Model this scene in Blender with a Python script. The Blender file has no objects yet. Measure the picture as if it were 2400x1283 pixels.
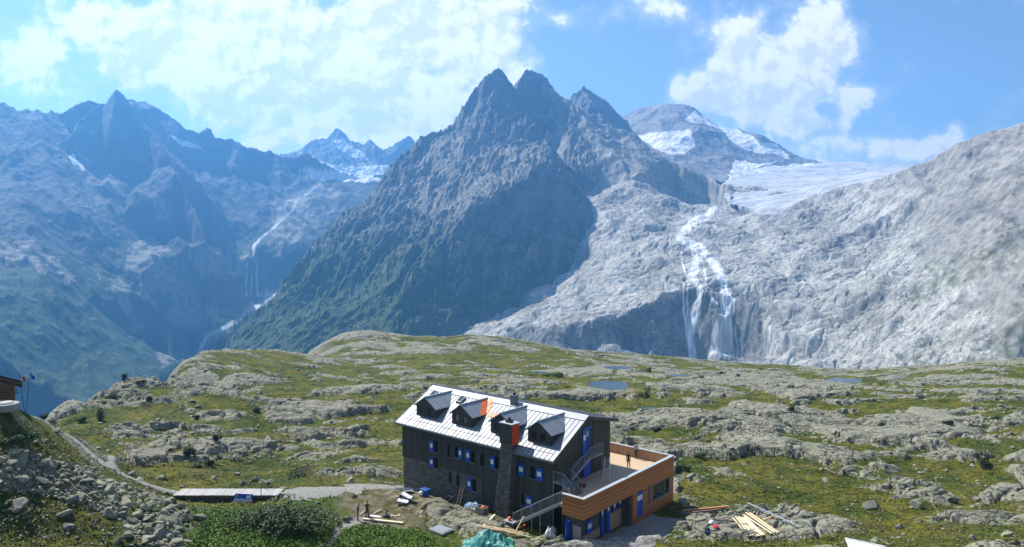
EXPO = 0.84
CLB = 7.2      # cloud radiance before the world strength
SKYB = 0.88
HAZE_C = (0.165, 0.50, 1.0); HAZE_D = 1.62e-4; HAZE_G = 0.52
CLOUDS = [(800, 170, 300, 150, .62), (590, 100, 170, 110, .55), (1000, 80, 230, 110, .55), (860, 300, 260, 80, .5), (430, 140, 120, 90, .45),
          (110, 70, 110, 80, .55), (30, 165, 80, 60, .5), (230, 30, 90, 60, .4), (330, 190, 130, 55, .42), (480, 20, 90, 60, .45),
          (1530, 15, 90, 42, .5), (1310, 52, 42, 22, .42), (1180, 90, 90, 90, .4), (1720, 110, 80, 75, .55), (1925, 80, 85, 95, .55), (1820, 215, 110, 85, .55),
          (1660, 235, 110, 45, .52), (2000, 235, 70, 36, .5), (1870, 290, 95, 50, .52), (1580, 208, 24, 28, .5), (2130, 345, 150, 34, .6), (2232, 300, 24, 34, .5),
          (700, 270, 160, 70, .35), (960, 250, 120, 90, .3), (520, 230, 90, 60, .25), (1850, 150, 140, 110, .2), (560, 90, 26, 70, -.3), (1400, 170, 150, 130, -.3), (2250, 120, 200, 130, -.5), (1870, 200, 22, 26, -.3), (1920, 255, 26, 30, -.45), (1500, 130, 130, 60, -.3)]
import bpy, bmesh, math, random
import numpy as np
from math import sin, cos, tan, radians, pi, sqrt, atan2
from mathutils import Vector, Matrix, Euler
from mathutils.geometry import delaunay_2d_cdt

random.seed(7)
rng = np.random.default_rng(7)
S = bpy.context.scene
C = S.collection
CAMZ = 32.0
F = 1735.0
PITCH = 0.0585

# ------------------------------------------------------------------ helpers
def W(px, py, y):
    """photo pixel + depth -> world point"""
    dx = (px - 1200) / F
    dv = (py - 641.5) / F
    fy = cos(PITCH) - sin(PITCH) * dv
    fz = -sin(PITCH) - cos(PITCH) * dv
    return (dx * y / fy, y, CAMZ + fz * y / fy)

def tagk(o, kind):
    o['kind'] = kind
    return o

def tag(o, label, cat, group=None):
    o['label'] = label
    o['category'] = cat
    if group:
        o['group'] = group
    return o

def link(o, parent=None):
    C.objects.link(o)
    if parent is not None:
        o.parent = parent
    return o

def empty(name, loc=(0, 0, 0), rz=0.0):
    o = bpy.data.objects.new(name, None)
    o.location = loc
    o.rotation_euler = (0, 0, rz)
    return link(o)

def mesh_np(name, verts, faces, mat, smooth=True, attrs=None):
    """faces: (n,3) or (n,4) int array"""
    me = bpy.data.meshes.new(name)
    nv, nf, k = len(verts), len(faces), faces.shape[1]
    me.vertices.add(nv)
    me.vertices.foreach_set('co', np.ascontiguousarray(verts, dtype=np.float32).ravel())
    me.loops.add(nf * k)
    me.polygons.add(nf)
    me.polygons.foreach_set('loop_start', np.arange(0, nf * k, k, dtype=np.int32))
    me.polygons.foreach_set('loop_total', np.full(nf, k, dtype=np.int32))
    me.loops.foreach_set('vertex_index', np.ascontiguousarray(faces, dtype=np.int32).ravel())
    me.polygons.foreach_set('use_smooth', np.full(nf, smooth, dtype=bool))
    if attrs:
        for an, av in attrs.items():
            a = me.attributes.new(an, 'FLOAT', 'POINT')
            a.data.foreach_set('value', np.ascontiguousarray(av, dtype=np.float32).ravel())
    me.update()
    me.materials.append(mat)
    return bpy.data.objects.new(name, me)

def grid_faces(nr, nc):
    i = np.arange(nr * nc).reshape(nr, nc)
    return np.stack([i[:-1, :-1], i[:-1, 1:], i[1:, 1:], i[1:, :-1]], -1).reshape(-1, 4)

# ------------------------------------------------------------------ noise
_ang = np.random.default_rng(3).permutation(256) * (2 * pi / 256)
_gx, _gy = np.cos(_ang).astype(np.float32), np.sin(_ang).astype(np.float32)
def _hash(ix, iy, s):
    h = (ix.astype(np.uint32) * np.uint32(374761393) + iy.astype(np.uint32) * np.uint32(668265263) + np.uint32((s * 2246822519 + 3266489917) & 0xffffffff))
    h = (h ^ (h >> np.uint32(13))) * np.uint32(1274126177)
    return ((h ^ (h >> np.uint32(16))) & np.uint32(255)).astype(np.intp)
def pn(x, y, s=0):
    x = np.asarray(x, np.float32); y = np.asarray(y, np.float32)
    fx = np.floor(x); fy = np.floor(y)
    ix = fx.astype(np.int64); iy = fy.astype(np.int64)
    u = x - fx; v = y - fy
    def g(a, b):
        h = _hash(ix + a, iy + b, s)
        return _gx[h] * (u - a) + _gy[h] * (v - b)
    su = u * u * u * (u * (u * 6 - 15) + 10); sv = v * v * v * (v * (v * 6 - 15) + 10)
    n0 = g(0, 0); n1 = g(1, 0); n2 = g(0, 1); n3 = g(1, 1)
    a = n0 + su * (n1 - n0); b = n2 + su * (n3 - n2)
    return (a + sv * (b - a)) * 1.5
def fbm(x, y, o=4, s=0, gain=0.5, lac=2.03):
    a = 1.0; t = 0; n = 0
    for i in range(o):
        t = t + a * pn(x, y, s + i); n += a
        x = x * lac + 11.3; y = y * lac - 7.7; a *= gain
    return t / n
def billow(x, y, o=4, s=0, gain=0.5, lac=2.1):
    a = 1.0; t = 0; n = 0
    for i in range(o):
        t = t + a * np.abs(pn(x, y, s + i)); n += a
        x, y = (x * 0.8 - y * 0.6) * lac + 3.1, (x * 0.6 + y * 0.8) * lac + 5.7; a *= gain
    return t / n
def ridged(x, y, o=5, s=0, gain=0.5, lac=2.1):
    a = 1.0; t = 0; n = 0; w = 1.0
    for i in range(o):
        r = 1 - np.abs(pn(x, y, s + i)) * 1.25
        r = r * r
        t = t + a * r * w; n += a
        w = np.clip(r * 1.6, 0, 1)
        x, y = (x * 0.8 - y * 0.6) * lac + 3.1, (x * 0.6 + y * 0.8) * lac + 5.7; a *= gain
    return t / n
def sstep(a, b, x):
    t = np.clip((x - a) / (b - a), 0, 1)
    return t * t * (3 - 2 * t)

# ------------------------------------------------------------------ TIN heights
class Tin:
    def __init__(self, lines, loose=()):
        pts, edges, idx = [], [], {}
        def add(p):
            k = (round(p[0], 1), round(p[1], 1))
            if k not in idx:
                idx[k] = len(pts); pts.append(p)
            return idx[k]
        for ln in lines:
            prev = None
            for p in ln:
                i = add(p)
                if prev is not None and prev != i:
                    edges.append((prev, i))
                prev = i
        for p in loose:
            add(p)
        co, _, fs, ov, _, _ = delaunay_2d_cdt([Vector(p[:2]) for p in pts], edges, [], 0, 1e-3)
        zs = []
        for k, o in enumerate(ov):
            if len(o):
                zs.append(pts[o[0]][2])
            else:   # crossing made by two lines: nearest three
                d = sorted((((co[k][0] - p[0]) ** 2 + (co[k][1] - p[1]) ** 2), p[2]) for p in pts)[:3]
                zs.append(sum(z / (q + 1) for q, z in d) / sum(1 / (q + 1) for q, z in d))
        self.co = np.array([(c[0], c[1]) for c in co]); self.z = np.array(zs); self.f = [tuple(f) for f in fs]
    def __call__(self, x, y, miss=-900.0):
        shp = x.shape; x = x.ravel(); y = y.ravel()
        out = np.full(x.shape, miss, np.float64)
        # bucket the points on a coarse grid for speed
        nb = 64
        x0, x1, y0, y1 = x.min(), x.max() + 1e-3, y.min(), y.max() + 1e-3
        bi = ((x - x0) / (x1 - x0) * nb).astype(int); bj = ((y - y0) / (y1 - y0) * nb).astype(int)
        key = bj * nb + bi; order = np.argsort(key, kind='stable'); ks = key[order]
        starts = np.searchsorted(ks, np.arange(nb * nb + 1))
        for f in self.f:
            A, B, D = self.co[f[0]], self.co[f[1]], self.co[f[2]]
            det = (B[0] - A[0]) * (D[1] - A[1]) - (D[0] - A[0]) * (B[1] - A[1])
            if abs(det) < 1e-6: continue
            lo = np.minimum(np.minimum(A, B), D); hi = np.maximum(np.maximum(A, B), D)
            i0 = max(0, int((lo[0] - x0) / (x1 - x0) * nb)); i1 = min(nb - 1, int((hi[0] - x0) / (x1 - x0) * nb))
            j0 = max(0, int((lo[1] - y0) / (y1 - y0) * nb)); j1 = min(nb - 1, int((hi[1] - y0) / (y1 - y0) * nb))
            if i1 < i0 or j1 < j0 or i1 < 0 or j1 < 0: continue
            ids = np.concatenate([order[starts[j * nb + i0]:starts[j * nb + i1 + 1]] for j in range(j0, j1 + 1)])
            if not len(ids): continue
            px, py = x[ids] - A[0], y[ids] - A[1]
            b = (px * (D[1] - A[1]) - (D[0] - A[0]) * py) / det
            c = ((B[0] - A[0]) * py - px * (B[1] - A[1])) / det
            m = (b >= -1e-9) & (c >= -1e-9) & (b + c <= 1 + 1e-9)
            ii = ids[m]
            out[ii] = self.z[f[0]] + b[m] * (self.z[f[1]] - self.z[f[0]]) + c[m] * (self.z[f[2]] - self.z[f[0]])
        return out.reshape(shp)

def inpoly(px, py, poly):
    r = np.zeros(px.shape, bool)
    n = len(poly)
    for i in range(n):
        x0, y0 = poly[i]; x1, y1 = poly[(i + 1) % n]
        c = ((y0 > py) != (y1 > py)) & (px < (x1 - x0) * (py - y0) / (y1 - y0 + 1e-12) + x0)
        r ^= c
    return r

def topx(x, y, z):
    """world -> photo pixel (used to lay out snow fields, water courses and scree where the photograph shows them)"""
    dz = z - CAMZ
    d = y * cos(PITCH) - dz * sin(PITCH); u = y * sin(PITCH) + dz * cos(PITCH)
    return 1200 + F * x / d, 641.5 - F * u / d

# ------------------------------------------------------------------ node helpers
class NT:
    def __init__(self, tree):
        self.t = tree; self.n = tree.nodes; self.l = tree.links
    def new(self, typ, **kw):
        n = self.n.new(typ)
        for k, v in kw.items():
            setattr(n, k, v)
        return n
    def link(self, a, b):
        self.l.new(a, b)
    def val(self, sock, v):
        if isinstance(v, (int, float)):
            sock.default_value = v
        elif isinstance(v, (tuple, list)):
            sock.default_value = v
        else:
            self.l.new(v, sock)
    def math(self, op, a, b=None, c=None, clamp=False):
        n = self.n.new('ShaderNodeMath'); n.operation = op; n.use_clamp = clamp
        self.val(n.inputs[0], a)
        if b is not None: self.val(n.inputs[1], b)
        if c is not None: self.val(n.inputs[2], c)
        return n.outputs[0]
    def mix(self, f, a, b, blend='MIX'):
        n = self.n.new('ShaderNodeMix'); n.data_type = 'RGBA'; n.blend_type = blend
        self.val(n.inputs['Factor'], f); self.val(n.inputs['A'], self.c4(a)); self.val(n.inputs['B'], self.c4(b))
        return n.outputs['Result']
    def c4(self, c):
        return (c[0], c[1], c[2], 1) if isinstance(c, (tuple, list)) else c
    def noise(self, vec, scale, detail=4, rough=0.55, dist=0.0, out='Fac'):
        n = self.n.new('ShaderNodeTexNoise')
        n.inputs['Scale'].default_value = scale; n.inputs['Detail'].default_value = detail
        n.inputs['Roughness'].default_value = rough; n.inputs['Distortion'].default_value = dist
        if vec is not None: self.l.new(vec, n.inputs['Vector'])
        return n.outputs[out]
    def voro(self, vec, scale, feature='F1', out='Distance'):
        n = self.n.new('ShaderNodeTexVoronoi'); n.feature = feature
        n.inputs['Scale'].default_value = scale
        if vec is not None: self.l.new(vec, n.inputs['Vector'])
        return n.outputs[out]
    def ramp(self, f, stops):
        n = self.n.new('ShaderNodeValToRGB')
        e = n.color_ramp.elements
        while len(e) < len(stops): e.new(0.5)
        for i, (p, c) in enumerate(stops):
            e[i].position = p
            e[i].color = self.c4(c) if isinstance(c, (tuple, list)) else (c, c, c, 1)
        self.val(n.inputs[0], f)
        return n.outputs[0]
    def mapr(self, v, a, b, c=0.0, d=1.0):
        n = self.n.new('ShaderNodeMapRange'); n.interpolation_type = 'SMOOTHSTEP'
        self.val(n.inputs[0], v)
        for i, q in enumerate((a, b, c, d)): n.inputs[1 + i].default_value = q
        return n.outputs[0]
    def scalev(self, vec, s):
        n = self.n.new('ShaderNodeMapping'); n.inputs['Scale'].default_value = s
        self.l.new(vec, n.inputs['Vector']); return n.outputs[0]
    def attr(self, name):
        n = self.n.new('ShaderNodeAttribute'); n.attribute_name = name
        return n.outputs['Fac']
    def bump(self, h, strength=0.5, dist=0.1, nrm=None):
        n = self.n.new('ShaderNodeBump'); n.inputs['Strength'].default_value = strength; n.inputs['Distance'].default_value = dist
        self.l.new(h, n.inputs['Height'])
        if nrm is not None: self.l.new(nrm, n.inputs['Normal'])
        return n.outputs[0]

def material(name):
    m = bpy.data.materials.new(name); m.use_nodes = True
    nt = NT(m.node_tree)
    b = next(n for n in m.node_tree.nodes if n.type == 'BSDF_PRINCIPLED')
    return m, nt, b

def simple(name, col, rough=0.7, metal=0.0, var=0.15, scale=3.0, bump=0.0, spec=0.5):
    m, nt, b = material(name)
    tc = nt.new('ShaderNodeTexCoord').outputs['Object']
    n = nt.noise(tc, scale, 5)
    k = nt.math('MULTIPLY_ADD', n, 2 * var, 1 - var)
    c = nt.mix(1.0, col, k, 'MULTIPLY')
    nt.link(c, b.inputs['Base Color'])
    b.inputs['Roughness'].default_value = rough; b.inputs['Metallic'].default_value = metal
    b.inputs['Specular IOR Level'].default_value = spec
    if bump:
        nt.link(nt.bump(nt.noise(tc, scale * 6, 4), 0.6, bump), b.inputs['Normal'])
    return m
# ------------------------------------------------------------------ camera, sun, sky, haze
cam_d = bpy.data.cameras.new('camera'); cam_d.sensor_width = 36; cam_d.lens = 36 * F / 2400
cam_d.clip_start = 0.5; cam_d.clip_end = 60000
cam = bpy.data.objects.new('camera', cam_d); link(cam)
cam.location = (0, 0, CAMZ); cam.rotation_euler = (pi / 2 - PITCH, 0, 0)
S.camera = cam
SUN_AZ, SUN_EL = radians(47), radians(49)
sunv = Vector((-sin(SUN_AZ) * cos(SUN_EL), cos(SUN_AZ) * cos(SUN_EL), sin(SUN_EL)))
sd = bpy.data.lights.new('sun', 'SUN'); sd.energy = 4.6; sd.angle = radians(0.55); sd.color = (1.0, 0.968, 0.915)
so = bpy.data.objects.new('sun', sd); link(so); so.location = (0, 0, 400)
so.rotation_euler = (-sunv).to_track_quat('-Z', 'Y').to_euler()

S.view_settings.view_transform = 'Standard'; S.view_settings.look = 'None'
S.view_settings.exposure = EXPO; S.view_settings.gamma = 1.0; S.view_settings.use_curve_mapping = False
S.render.engine = 'CYCLES'
S.cycles.use_denoising = True
S.cycles.max_bounces = 5; S.cycles.diffuse_bounces = 3; S.cycles.glossy_bounces = 3; S.cycles.transmission_bounces = 3
S.cycles.volume_bounces = 1; S.cycles.transparent_max_bounces = 8
S.cycles.sample_clamp_indirect = 8

w = bpy.data.worlds.new('World'); S.world = w; w.use_nodes = True
nt = NT(w.node_tree)
bg = next(n for n in nt.n if n.type == 'BACKGROUND')
sky = nt.new('ShaderNodeTexSky'); sky.sky_type = 'NISHITA'; sky.sun_disc = False
sky.sun_elevation = SUN_EL; sky.sun_rotation = -SUN_AZ
sky.altitude = 2400; sky.air_density = 1.0; sky.dust_density = 2.2; sky.ozone_density = 2.0
gen = nt.new('ShaderNodeTexCoord').outputs['Generated']
sep = nt.new('ShaderNodeSeparateXYZ'); nt.link(gen, sep.inputs[0])
yy = nt.math('MAXIMUM', sep.outputs[1], 0.05)
u = nt.math('DIVIDE', sep.outputs[0], yy); v = nt.math('DIVIDE', sep.outputs[2], yy)
def blob(px, py, rx, ry, amp, rot=0.0):
    # a bank of cumulus in one direction of the sky: an ellipse in azimuth and elevation
    cu = (px - 1200) / F; cv = (540 - py) / F
    du = nt.math('SUBTRACT', u, cu); dv = nt.math('SUBTRACT', v, cv)
    c_, s_ = cos(rot), sin(rot)
    a = nt.math('ADD', nt.math('MULTIPLY', du, c_ / (rx / F)), nt.math('MULTIPLY', dv, s_ / (rx / F)))
    b = nt.math('ADD', nt.math('MULTIPLY', du, -s_ / (ry / F)), nt.math('MULTIPLY', dv, c_ / (ry / F)))
    q = nt.math('ADD', nt.math('MULTIPLY', a, a), nt.math('MULTIPLY', b, b))
    return nt.math('MULTIPLY', nt.math('EXPONENT', nt.math('MULTIPLY', q, -1.0)), amp)
acc = None
for bl in CLOUDS:
    k = blob(*bl)
    acc = k if acc is None else nt.math('ADD', acc, k)
front = nt.mapr(sep.outputs[1], 0.1, 0.4)
acc = nt.math('ADD', nt.math('MULTIPLY', acc, front), nt.math('MULTIPLY', nt.math('SUBTRACT', 1.0, front), 0.0))
cv3 = nt.new('ShaderNodeCombineXYZ'); nt.link(u, cv3.inputs[0]); nt.link(v, cv3.inputs[1])
n1 = nt.noise(cv3.outputs[0], 8.0, 12, 0.60, 0.15)
sh_ = nt.new('ShaderNodeVectorMath', operation='ADD'); nt.link(cv3.outputs[0], sh_.inputs[0]); sh_.inputs[1].default_value = (-0.010, 0.013, 0)
n1b = nt.noise(sh_.outputs[0], 8.0, 12, 0.60, 0.15)
wob = nt.new('ShaderNodeVectorMath', operation='SCALE'); nt.link(nt.noise(cv3.outputs[0], 9.0, 4, .6, 0, 'Color'), wob.inputs[0]); wob.inputs['Scale'].default_value = .05
wb2 = nt.new('ShaderNodeVectorMath', operation='ADD'); nt.link(cv3.outputs[0], wb2.inputs[0]); nt.link(wob.outputs[0], wb2.inputs[1])
def puffs(vec):
    q = nt.new('ShaderNodeTexVoronoi'); q.feature = 'SMOOTH_F1'; q.voronoi_dimensions = '2D'; q.inputs['Scale'].default_value = 11.0; q.inputs['Detail'].default_value = 4.0; q.inputs['Roughness'].default_value = .55; q.inputs['Lacunarity'].default_value = 2.3; q.inputs['Smoothness'].default_value = .35
    nt.link(vec, q.inputs['Vector']); return nt.math('SUBTRACT', 1.0, q.outputs['Distance'])
n2 = puffs(wb2.outputs[0])
sh2 = nt.new('ShaderNodeVectorMath', operation='ADD'); nt.link(wb2.outputs[0], sh2.inputs[0]); sh2.inputs[1].default_value = (-0.008, 0.012, 0)
n2b = puffs(sh2.outputs[0])
nn = nt.math('ADD', nt.math('MULTIPLY', n1, 1.9), nt.math('MULTIPLY', n2, 0.52))
dens = nt.math('ADD', acc, nt.math('SUBTRACT', nn, 0.985))
mask = nt.mapr(dens, 0.18, 0.54)
wisp = nt.mapr(nt.math('ADD', dens, nt.math('MULTIPLY', n1, 0.3)), 0.05, 0.75, 0.0, 0.45)
cover = nt.math('MAXIMUM', mask, wisp)
# clouds: bright billows, grey-blue on sides away from the sun, shading painted into the colour
sh = nt.noise(nt.scalev(cv3.outputs[0], (1, 1.6, 1)), 10.0, 8, 0.6, 0.2)
lit = nt.mapr(nt.math('ADD', nt.math('ADD', nt.math('MULTIPLY', nt.math('SUBTRACT', n1, n1b), 2.4), nt.math('MULTIPLY', nt.math('SUBTRACT', n2, n2b), .9)), nt.math('MULTIPLY_ADD', sh, .9, .02)), 0.18, 0.72)
ccol = nt.mix(lit, (0.72 * CLB, 0.755 * CLB, 0.80 * CLB), (1.0 * CLB, 1.0 * CLB, 0.99 * CLB))
skym = nt.mix(1.0, sky.outputs[0], (SKYB * 0.98, SKYB * 1.0, SKYB * 1.0), 'MULTIPLY')
nt.link(nt.mix(cover, skym, ccol), bg.inputs['Color'])
bg.inputs['Strength'].default_value = 0.1

def haze_box():
    bm = bmesh.new(); bmesh.ops.create_cube(bm, size=1)
    me = bpy.data.meshes.new('haze'); bm.to_mesh(me); bm.free()
    o = bpy.data.objects.new('haze', me)
    x0, x1, y0, y1, z0, z1 = -4300, 3400, -300, 5300, -560, 860
    o.location = ((x0 + x1) / 2, (y0 + y1) / 2, (z0 + z1) / 2); o.scale = (x1 - x0, y1 - y0, z1 - z0)
    m = bpy.data.materials.new('haze_air'); m.use_nodes = True
    t = NT(m.node_tree); t.n.clear()
    out = t.new('ShaderNodeOutputMaterial'); pv = t.new('ShaderNodeVolumePrincipled')
    pv.inputs['Color'].default_value = (*HAZE_C, 1); pv.inputs['Density'].default_value = HAZE_D; pv.inputs['Anisotropy'].default_value = HAZE_G
    t.link(pv.outputs[0], out.inputs['Volume'])
    me.materials.append(m); link(o); tagk(o, 'stuff')
haze_box()
# ------------------------------------------------------------------ far terrain: mountains, slabs, glaciers
def L(*p): return [W(*q) for q in p]
def shift(line, dx, dy, dz): return [(p[0] + dx, p[1] + dy, p[2] + dz) for p in line]

def patch(name, tin, px0, px1, nc, y0, y1, nr, mat, warp, rough, attrs=None, cut=-700, pad=None):
    """a mountain as a height field over the plan: columns fan out from the viewer, rows step into the distance"""
    t = np.linspace((px0 - 1200) / F, (px1 - 1200) / F, nc)
    y = np.exp(np.linspace(np.log(y0), np.log(y1), nr))
    X = y[:, None] * t[None, :]; Y = np.repeat(y[:, None], nc, 1)
    wx, wy = warp(X, Y)
    Z = tin(X + wx, Y + wy)
    ok = Z > -800
    Z = Z + rough(X, Y, Z)
    at = attrs(X, Y, Z) if attrs else {}
    fc = grid_faces(nr, nc)
    keep = ok.ravel()[fc].all(1) & (Z.ravel()[fc].min(1) > cut)
    fc = fc[keep]
    used = np.zeros(nr * nc, bool); used[fc.ravel()] = True
    remap = np.cumsum(used) - 1
    V = np.stack([X.ravel(), Y.ravel(), Z.ravel()], 1)[used]
    o = mesh_np(name, V, remap[fc], mat, True, {k: a.ravel()[used] for k, a in at.items()})
    link(o); tagk(o, 'structure')
    return o

def rock_mat(name, c_a, c_b, c_veg=(0.035, 0.055, 0.02), veg=0.0, scale=0.02, snow=True, veg_lo=0, veg_hi=200, bstr=0.7, bd=6.0, streak=0.0, crack=0.35):
    m, nt, b = material(name)
    g = nt.new('ShaderNodeNewGeometry')
    P = g.outputs['Position']
    n1 = nt.noise(P, scale, 8, 0.62, 0.4)
    n2 = nt.noise(P, scale * 6, 6, 0.65)
    base = nt.mix(nt.mapr(n1, 0.35, 0.65), c_a, c_b)
    base = nt.mix(nt.mapr(n2, 0.3, 0.7), nt.mix(1.0, base, (0.72, 0.72, 0.73), 'MULTIPLY'), nt.mix(1.0, base, (1.15, 1.15, 1.14), 'MULTIPLY'))
    # joints in the rock
    dv = nt.new('ShaderNodeVectorMath', operation='ADD'); nt.link(P, dv.inputs[0])
    sc = nt.new('ShaderNodeVectorMath', operation='SCALE'); nt.link(nt.noise(P, scale * 1.5, 4, 0.6, 0, 'Color'), sc.inputs[0]); sc.inputs['Scale'].default_value = 1.6 / scale
    nt.link(sc.outputs[0], dv.inputs[1])
    cr = nt.voro(nt.scalev(dv.outputs[0], (1, 0.8, 2.2)), scale * 1.4, 'DISTANCE_TO_EDGE')
    crk = nt.mapr(cr, 0.0, 0.06)
    base = nt.mix(nt.math('MULTIPLY', nt.math('SUBTRACT', 1.0, crk), crack), base, nt.mix(1.0, base, (0.35, 0.36, 0.38), 'MULTIPLY'))
    if veg:
        sp = nt.new('ShaderNodeSeparateXYZ'); nt.link(g.outputs['Normal'], sp.inputs[0])
        pz = nt.new('ShaderNodeSeparateXYZ'); nt.link(P, pz.inputs[0])
        alt = nt.mapr(pz.outputs[2], veg_lo, veg_hi, 1.0, 0.0)
        vn = nt.noise(P, scale * 1.7, 8, 0.65, 0.5)
        vf = nt.math('MULTIPLY', nt.mapr(nt.math('ADD', vn, nt.math('MULTIPLY', nt.math('SUBTRACT', alt, 0.5), 0.55)), 0.42, 0.56), nt.mapr(sp.outputs[2], 0.25, 0.55))
        vcol = nt.mix(nt.noise(P, scale * 8, 4), c_veg, tuple(x * 2.0 for x in c_veg))
        base = nt.mix(nt.math('MULTIPLY', vf, veg), base, vcol)
    if snow:
        base = nt.mix(nt.attr('snow'), base, (0.74, 0.75, 0.75))
        base = nt.mix(nt.attr('scree'), base, nt.mix(nt.mapr(nt.noise(P, 0.06, 8, 0.72), .34, .66), (0.155, 0.145, 0.12), (0.36, 0.335, 0.29)))
        base = nt.mix(nt.attr('dark'), base, nt.mix(1.0, base, (0.5, 0.52, 0.55), 'MULTIPLY'))  # darkens the rock colour; carries the painted cliff shade of the slabs
        base = nt.mix(nt.attr('water'), base, (0.86, 0.88, 0.88))
    nt.link(base, b.inputs['Base Color'])
    b.inputs['Roughness'].default_value = 0.9; b.inputs['Specular IOR Level'].default_value = 0.2
    h = nt.math('ADD', nt.math('MULTIPLY', n2, 1.0), nt.math('ADD', nt.math('MULTIPLY', crk, 0.35), nt.math('MULTIPLY', nt.noise(P, scale * 22, 5, 0.7), 0.45)))
    nt.link(nt.bump(h, bstr, bd), b.inputs['Normal'])
    return m

def soft(X, Y, Z, polys, amp=10, s=900, fq=0.02):
    """how far a point lies inside the outlines given, edges broken up by noise"""
    px, py = topx(X, Y, Z)
    jx = fbm(px * fq, py * fq, 4, s) * amp; jy = fbm(px * fq, py * fq, 4, s + 9) * amp
    r = np.zeros(X.shape)
    for p in polys:
        r = np.maximum(r, inpoly(px + jx, py + jy, p))
    return r

# --- central mountain
S0 = L((1167,155,2400),(1148,172,2395),(1128,193,2390),(1085,250,2370),(1040,295,2340),(985,325,2300),(940,370,2250),(900,405,2200),(850,460,2120),(790,500,2050),(740,560,1950),(700,620,1850),(655,680,1760),(600,735,1680),(530,800,1600))
S1 = L((1167,155,2400),(1185,176,2390),(1204,210,2370),(1240,250,2320),(1272,318,2240),(1290,372,2080),(1230,418,2000),(1150,458,1930),(1085,492,1870),(1040,560,1790),(985,640,1700),(940,720,1600),(900,790,1500),(880,860,1420))
FOOT = L((1280,330,2420),(1345,425,2180),(1372,470,2060),(1365,540,1975),(1330,602,1900),(1270,650,1840),(1180,700,1780),(1100,747,1690),(1000,788,1560),(960,850,1450))
S2 = L((1167,155,2400),(1186,184,2440),(1203,226,2490),(1214,182,2530),(1234,163,2545),(1250,160,2550),(1264,166,2555),(1272,172,2560),(1300,215,2540),(1330,238,2520),(1400,275,2480),(1440,315,2430),(1464,352,2400),(1472,384,2340))
S2F = L((1280,330,2420),(1330,300,2440),(1400,330,2400),(1440,372,2330),(1472,384,2340))
FR = L((530,800,1600),(560,870,1480),(700,880,1430),(880,860,1420))
G1 = L((1167,155,2400),(1150,250,2290),(1120,330,2200),(1060,400,2120),(1000,470,2030),(930,560,1900),(860,640,1790),(790,720,1680),(720,790,1570),(700,880,1430))
BK = shift(S0, -260, 330, -330)
BK2 = shift(S2, 60, 420, -260)
cen = Tin([S0, S1, FOOT, S2, FR, G1, BK, BK2], shift(FOOT, 40, -10, -60) + shift(S2F, 0, -30, -10))
M_central = rock_mat('central_rock', (0.115, 0.120, 0.115), (0.200, 0.200, 0.185), (0.035, 0.060, 0.016), 0.85, 0.02, True, -230, 260, 0.7, 5, crack=0.3)
def cen_warp(X, Y):
    return fbm(X / 130, Y / 130, 5, 21) * 30 + fbm(X / 26, Y / 26, 3, 27) * 6, fbm(X / 130, Y / 130, 5, 31) * 30 + fbm(X / 26, Y / 26, 3, 37) * 6
def cen_rough(X, Y, Z):
    a = np.clip((Z + 380) / 300, 0.25, 1) * (1 - .6 * sstep(420, 560, Z))
    # gullies run down the left flank, broken rock everywhere
    wv = fbm(X / 160, Y / 160, 4, 45) * 50; s = X * 0.35 + Y * 0.94 + wv; t = -X * 0.94 + Y * 0.35 + wv
    return a * (ridged(X / 230, Y / 230, 7, 41, .55) * 24 - 13 + (ridged(s / 330, t / 75, 6, 47, .58) - 0.5) * 30 + (ridged(s / 60, t / 22, 4, 55, .6) - 0.5) * 10)
def cen_attr(X, Y, Z):
    return dict(snow=np.zeros(X.shape), water=np.zeros(X.shape), dark=np.zeros(X.shape),
                scree=soft(X, Y, Z, [[(1280,200),(1480,330),(1500,420),(1400,430),(1330,360),(1290,280)], [(1010,330),(1200,300),(1290,370),(1140,470),(1010,500),(900,470)]], 40, 61) * 0.8)
patch('mountain', cen, 480, 1500, 900, 1380, 2900, 760, M_central, cen_warp, cen_rough, cen_attr)

# --- glacier-worn slabs with the high moraine on their far side
foot_in = shift(FOOT[1:], -60, 40, -45)
top = L((1300,262,2540),(1345,250,2500),(1400,285,2520),(1440,320,2480),(1490,318,2560),(1560,368,2480),(1640,405,2400),(1695,428,2330),(1712,478,2060))
slab_pts = L((1400,480,2060),(1480,420,2200),(1560,450,2150),(1640,480,2080),(1560,520,1900),(1480,600,1760),(1400,680,1660),(1330,740,1570),(1550,620,1660),
             (1720,498,1980),(1830,492,1900),(1905,460,1900),(2000,440,1900),(2055,425,1950),(1850,590,1600),(1900,640,1500),(2000,660,1400),(2100,560,1550),(2000,560,1620),(2200,700,1180),(1760,560,1740))
ledge_t = L((1180,770,1560),(1300,762,1500),(1440,738,1470),(1540,696,1480),(1605,672,1500),(1640,668,1500),(1690,682,1480),(1745,720,1430),(1850,770,1330),(1960,800,1250))
ledge_b = L((1170,800,1530),(1310,802,1470),(1450,815,1440),(1540,830,1440),(1605,838,1440),(1640,838,1440),(1700,836,1420),(1760,826,1390),(1860,830,1300),(1960,845,1220))
low = L((980,890,1440),(1180,910,1380),(1400,925,1300),(1600,940,1250),(1800,950,1130),(2000,955,1050),(2200,955,960),(2420,940,880),(2750,920,800))
brow = L((2800,210,1480),(2400,290,1500),(2330,303,1550),(2280,320,1600),(2220,345,1650),(2160,385,1720),(2110,412,1820),(2055,425,1950))
hill = L((2400,420,1280),(2250,480,1360),(2300,620,1130),(2420,560,1060),(2400,730,950),(2700,450,1100),(2750,650,900),(2180,440,1560))
slab = Tin([foot_in, top, ledge_t, ledge_b, low, brow], slab_pts + hill + shift(top, 0, 260, -160) + shift(brow, 60, 350, -150) + shift(L((1830,492,1900),(2000,440,1900)), 20, 120, -40))
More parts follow.
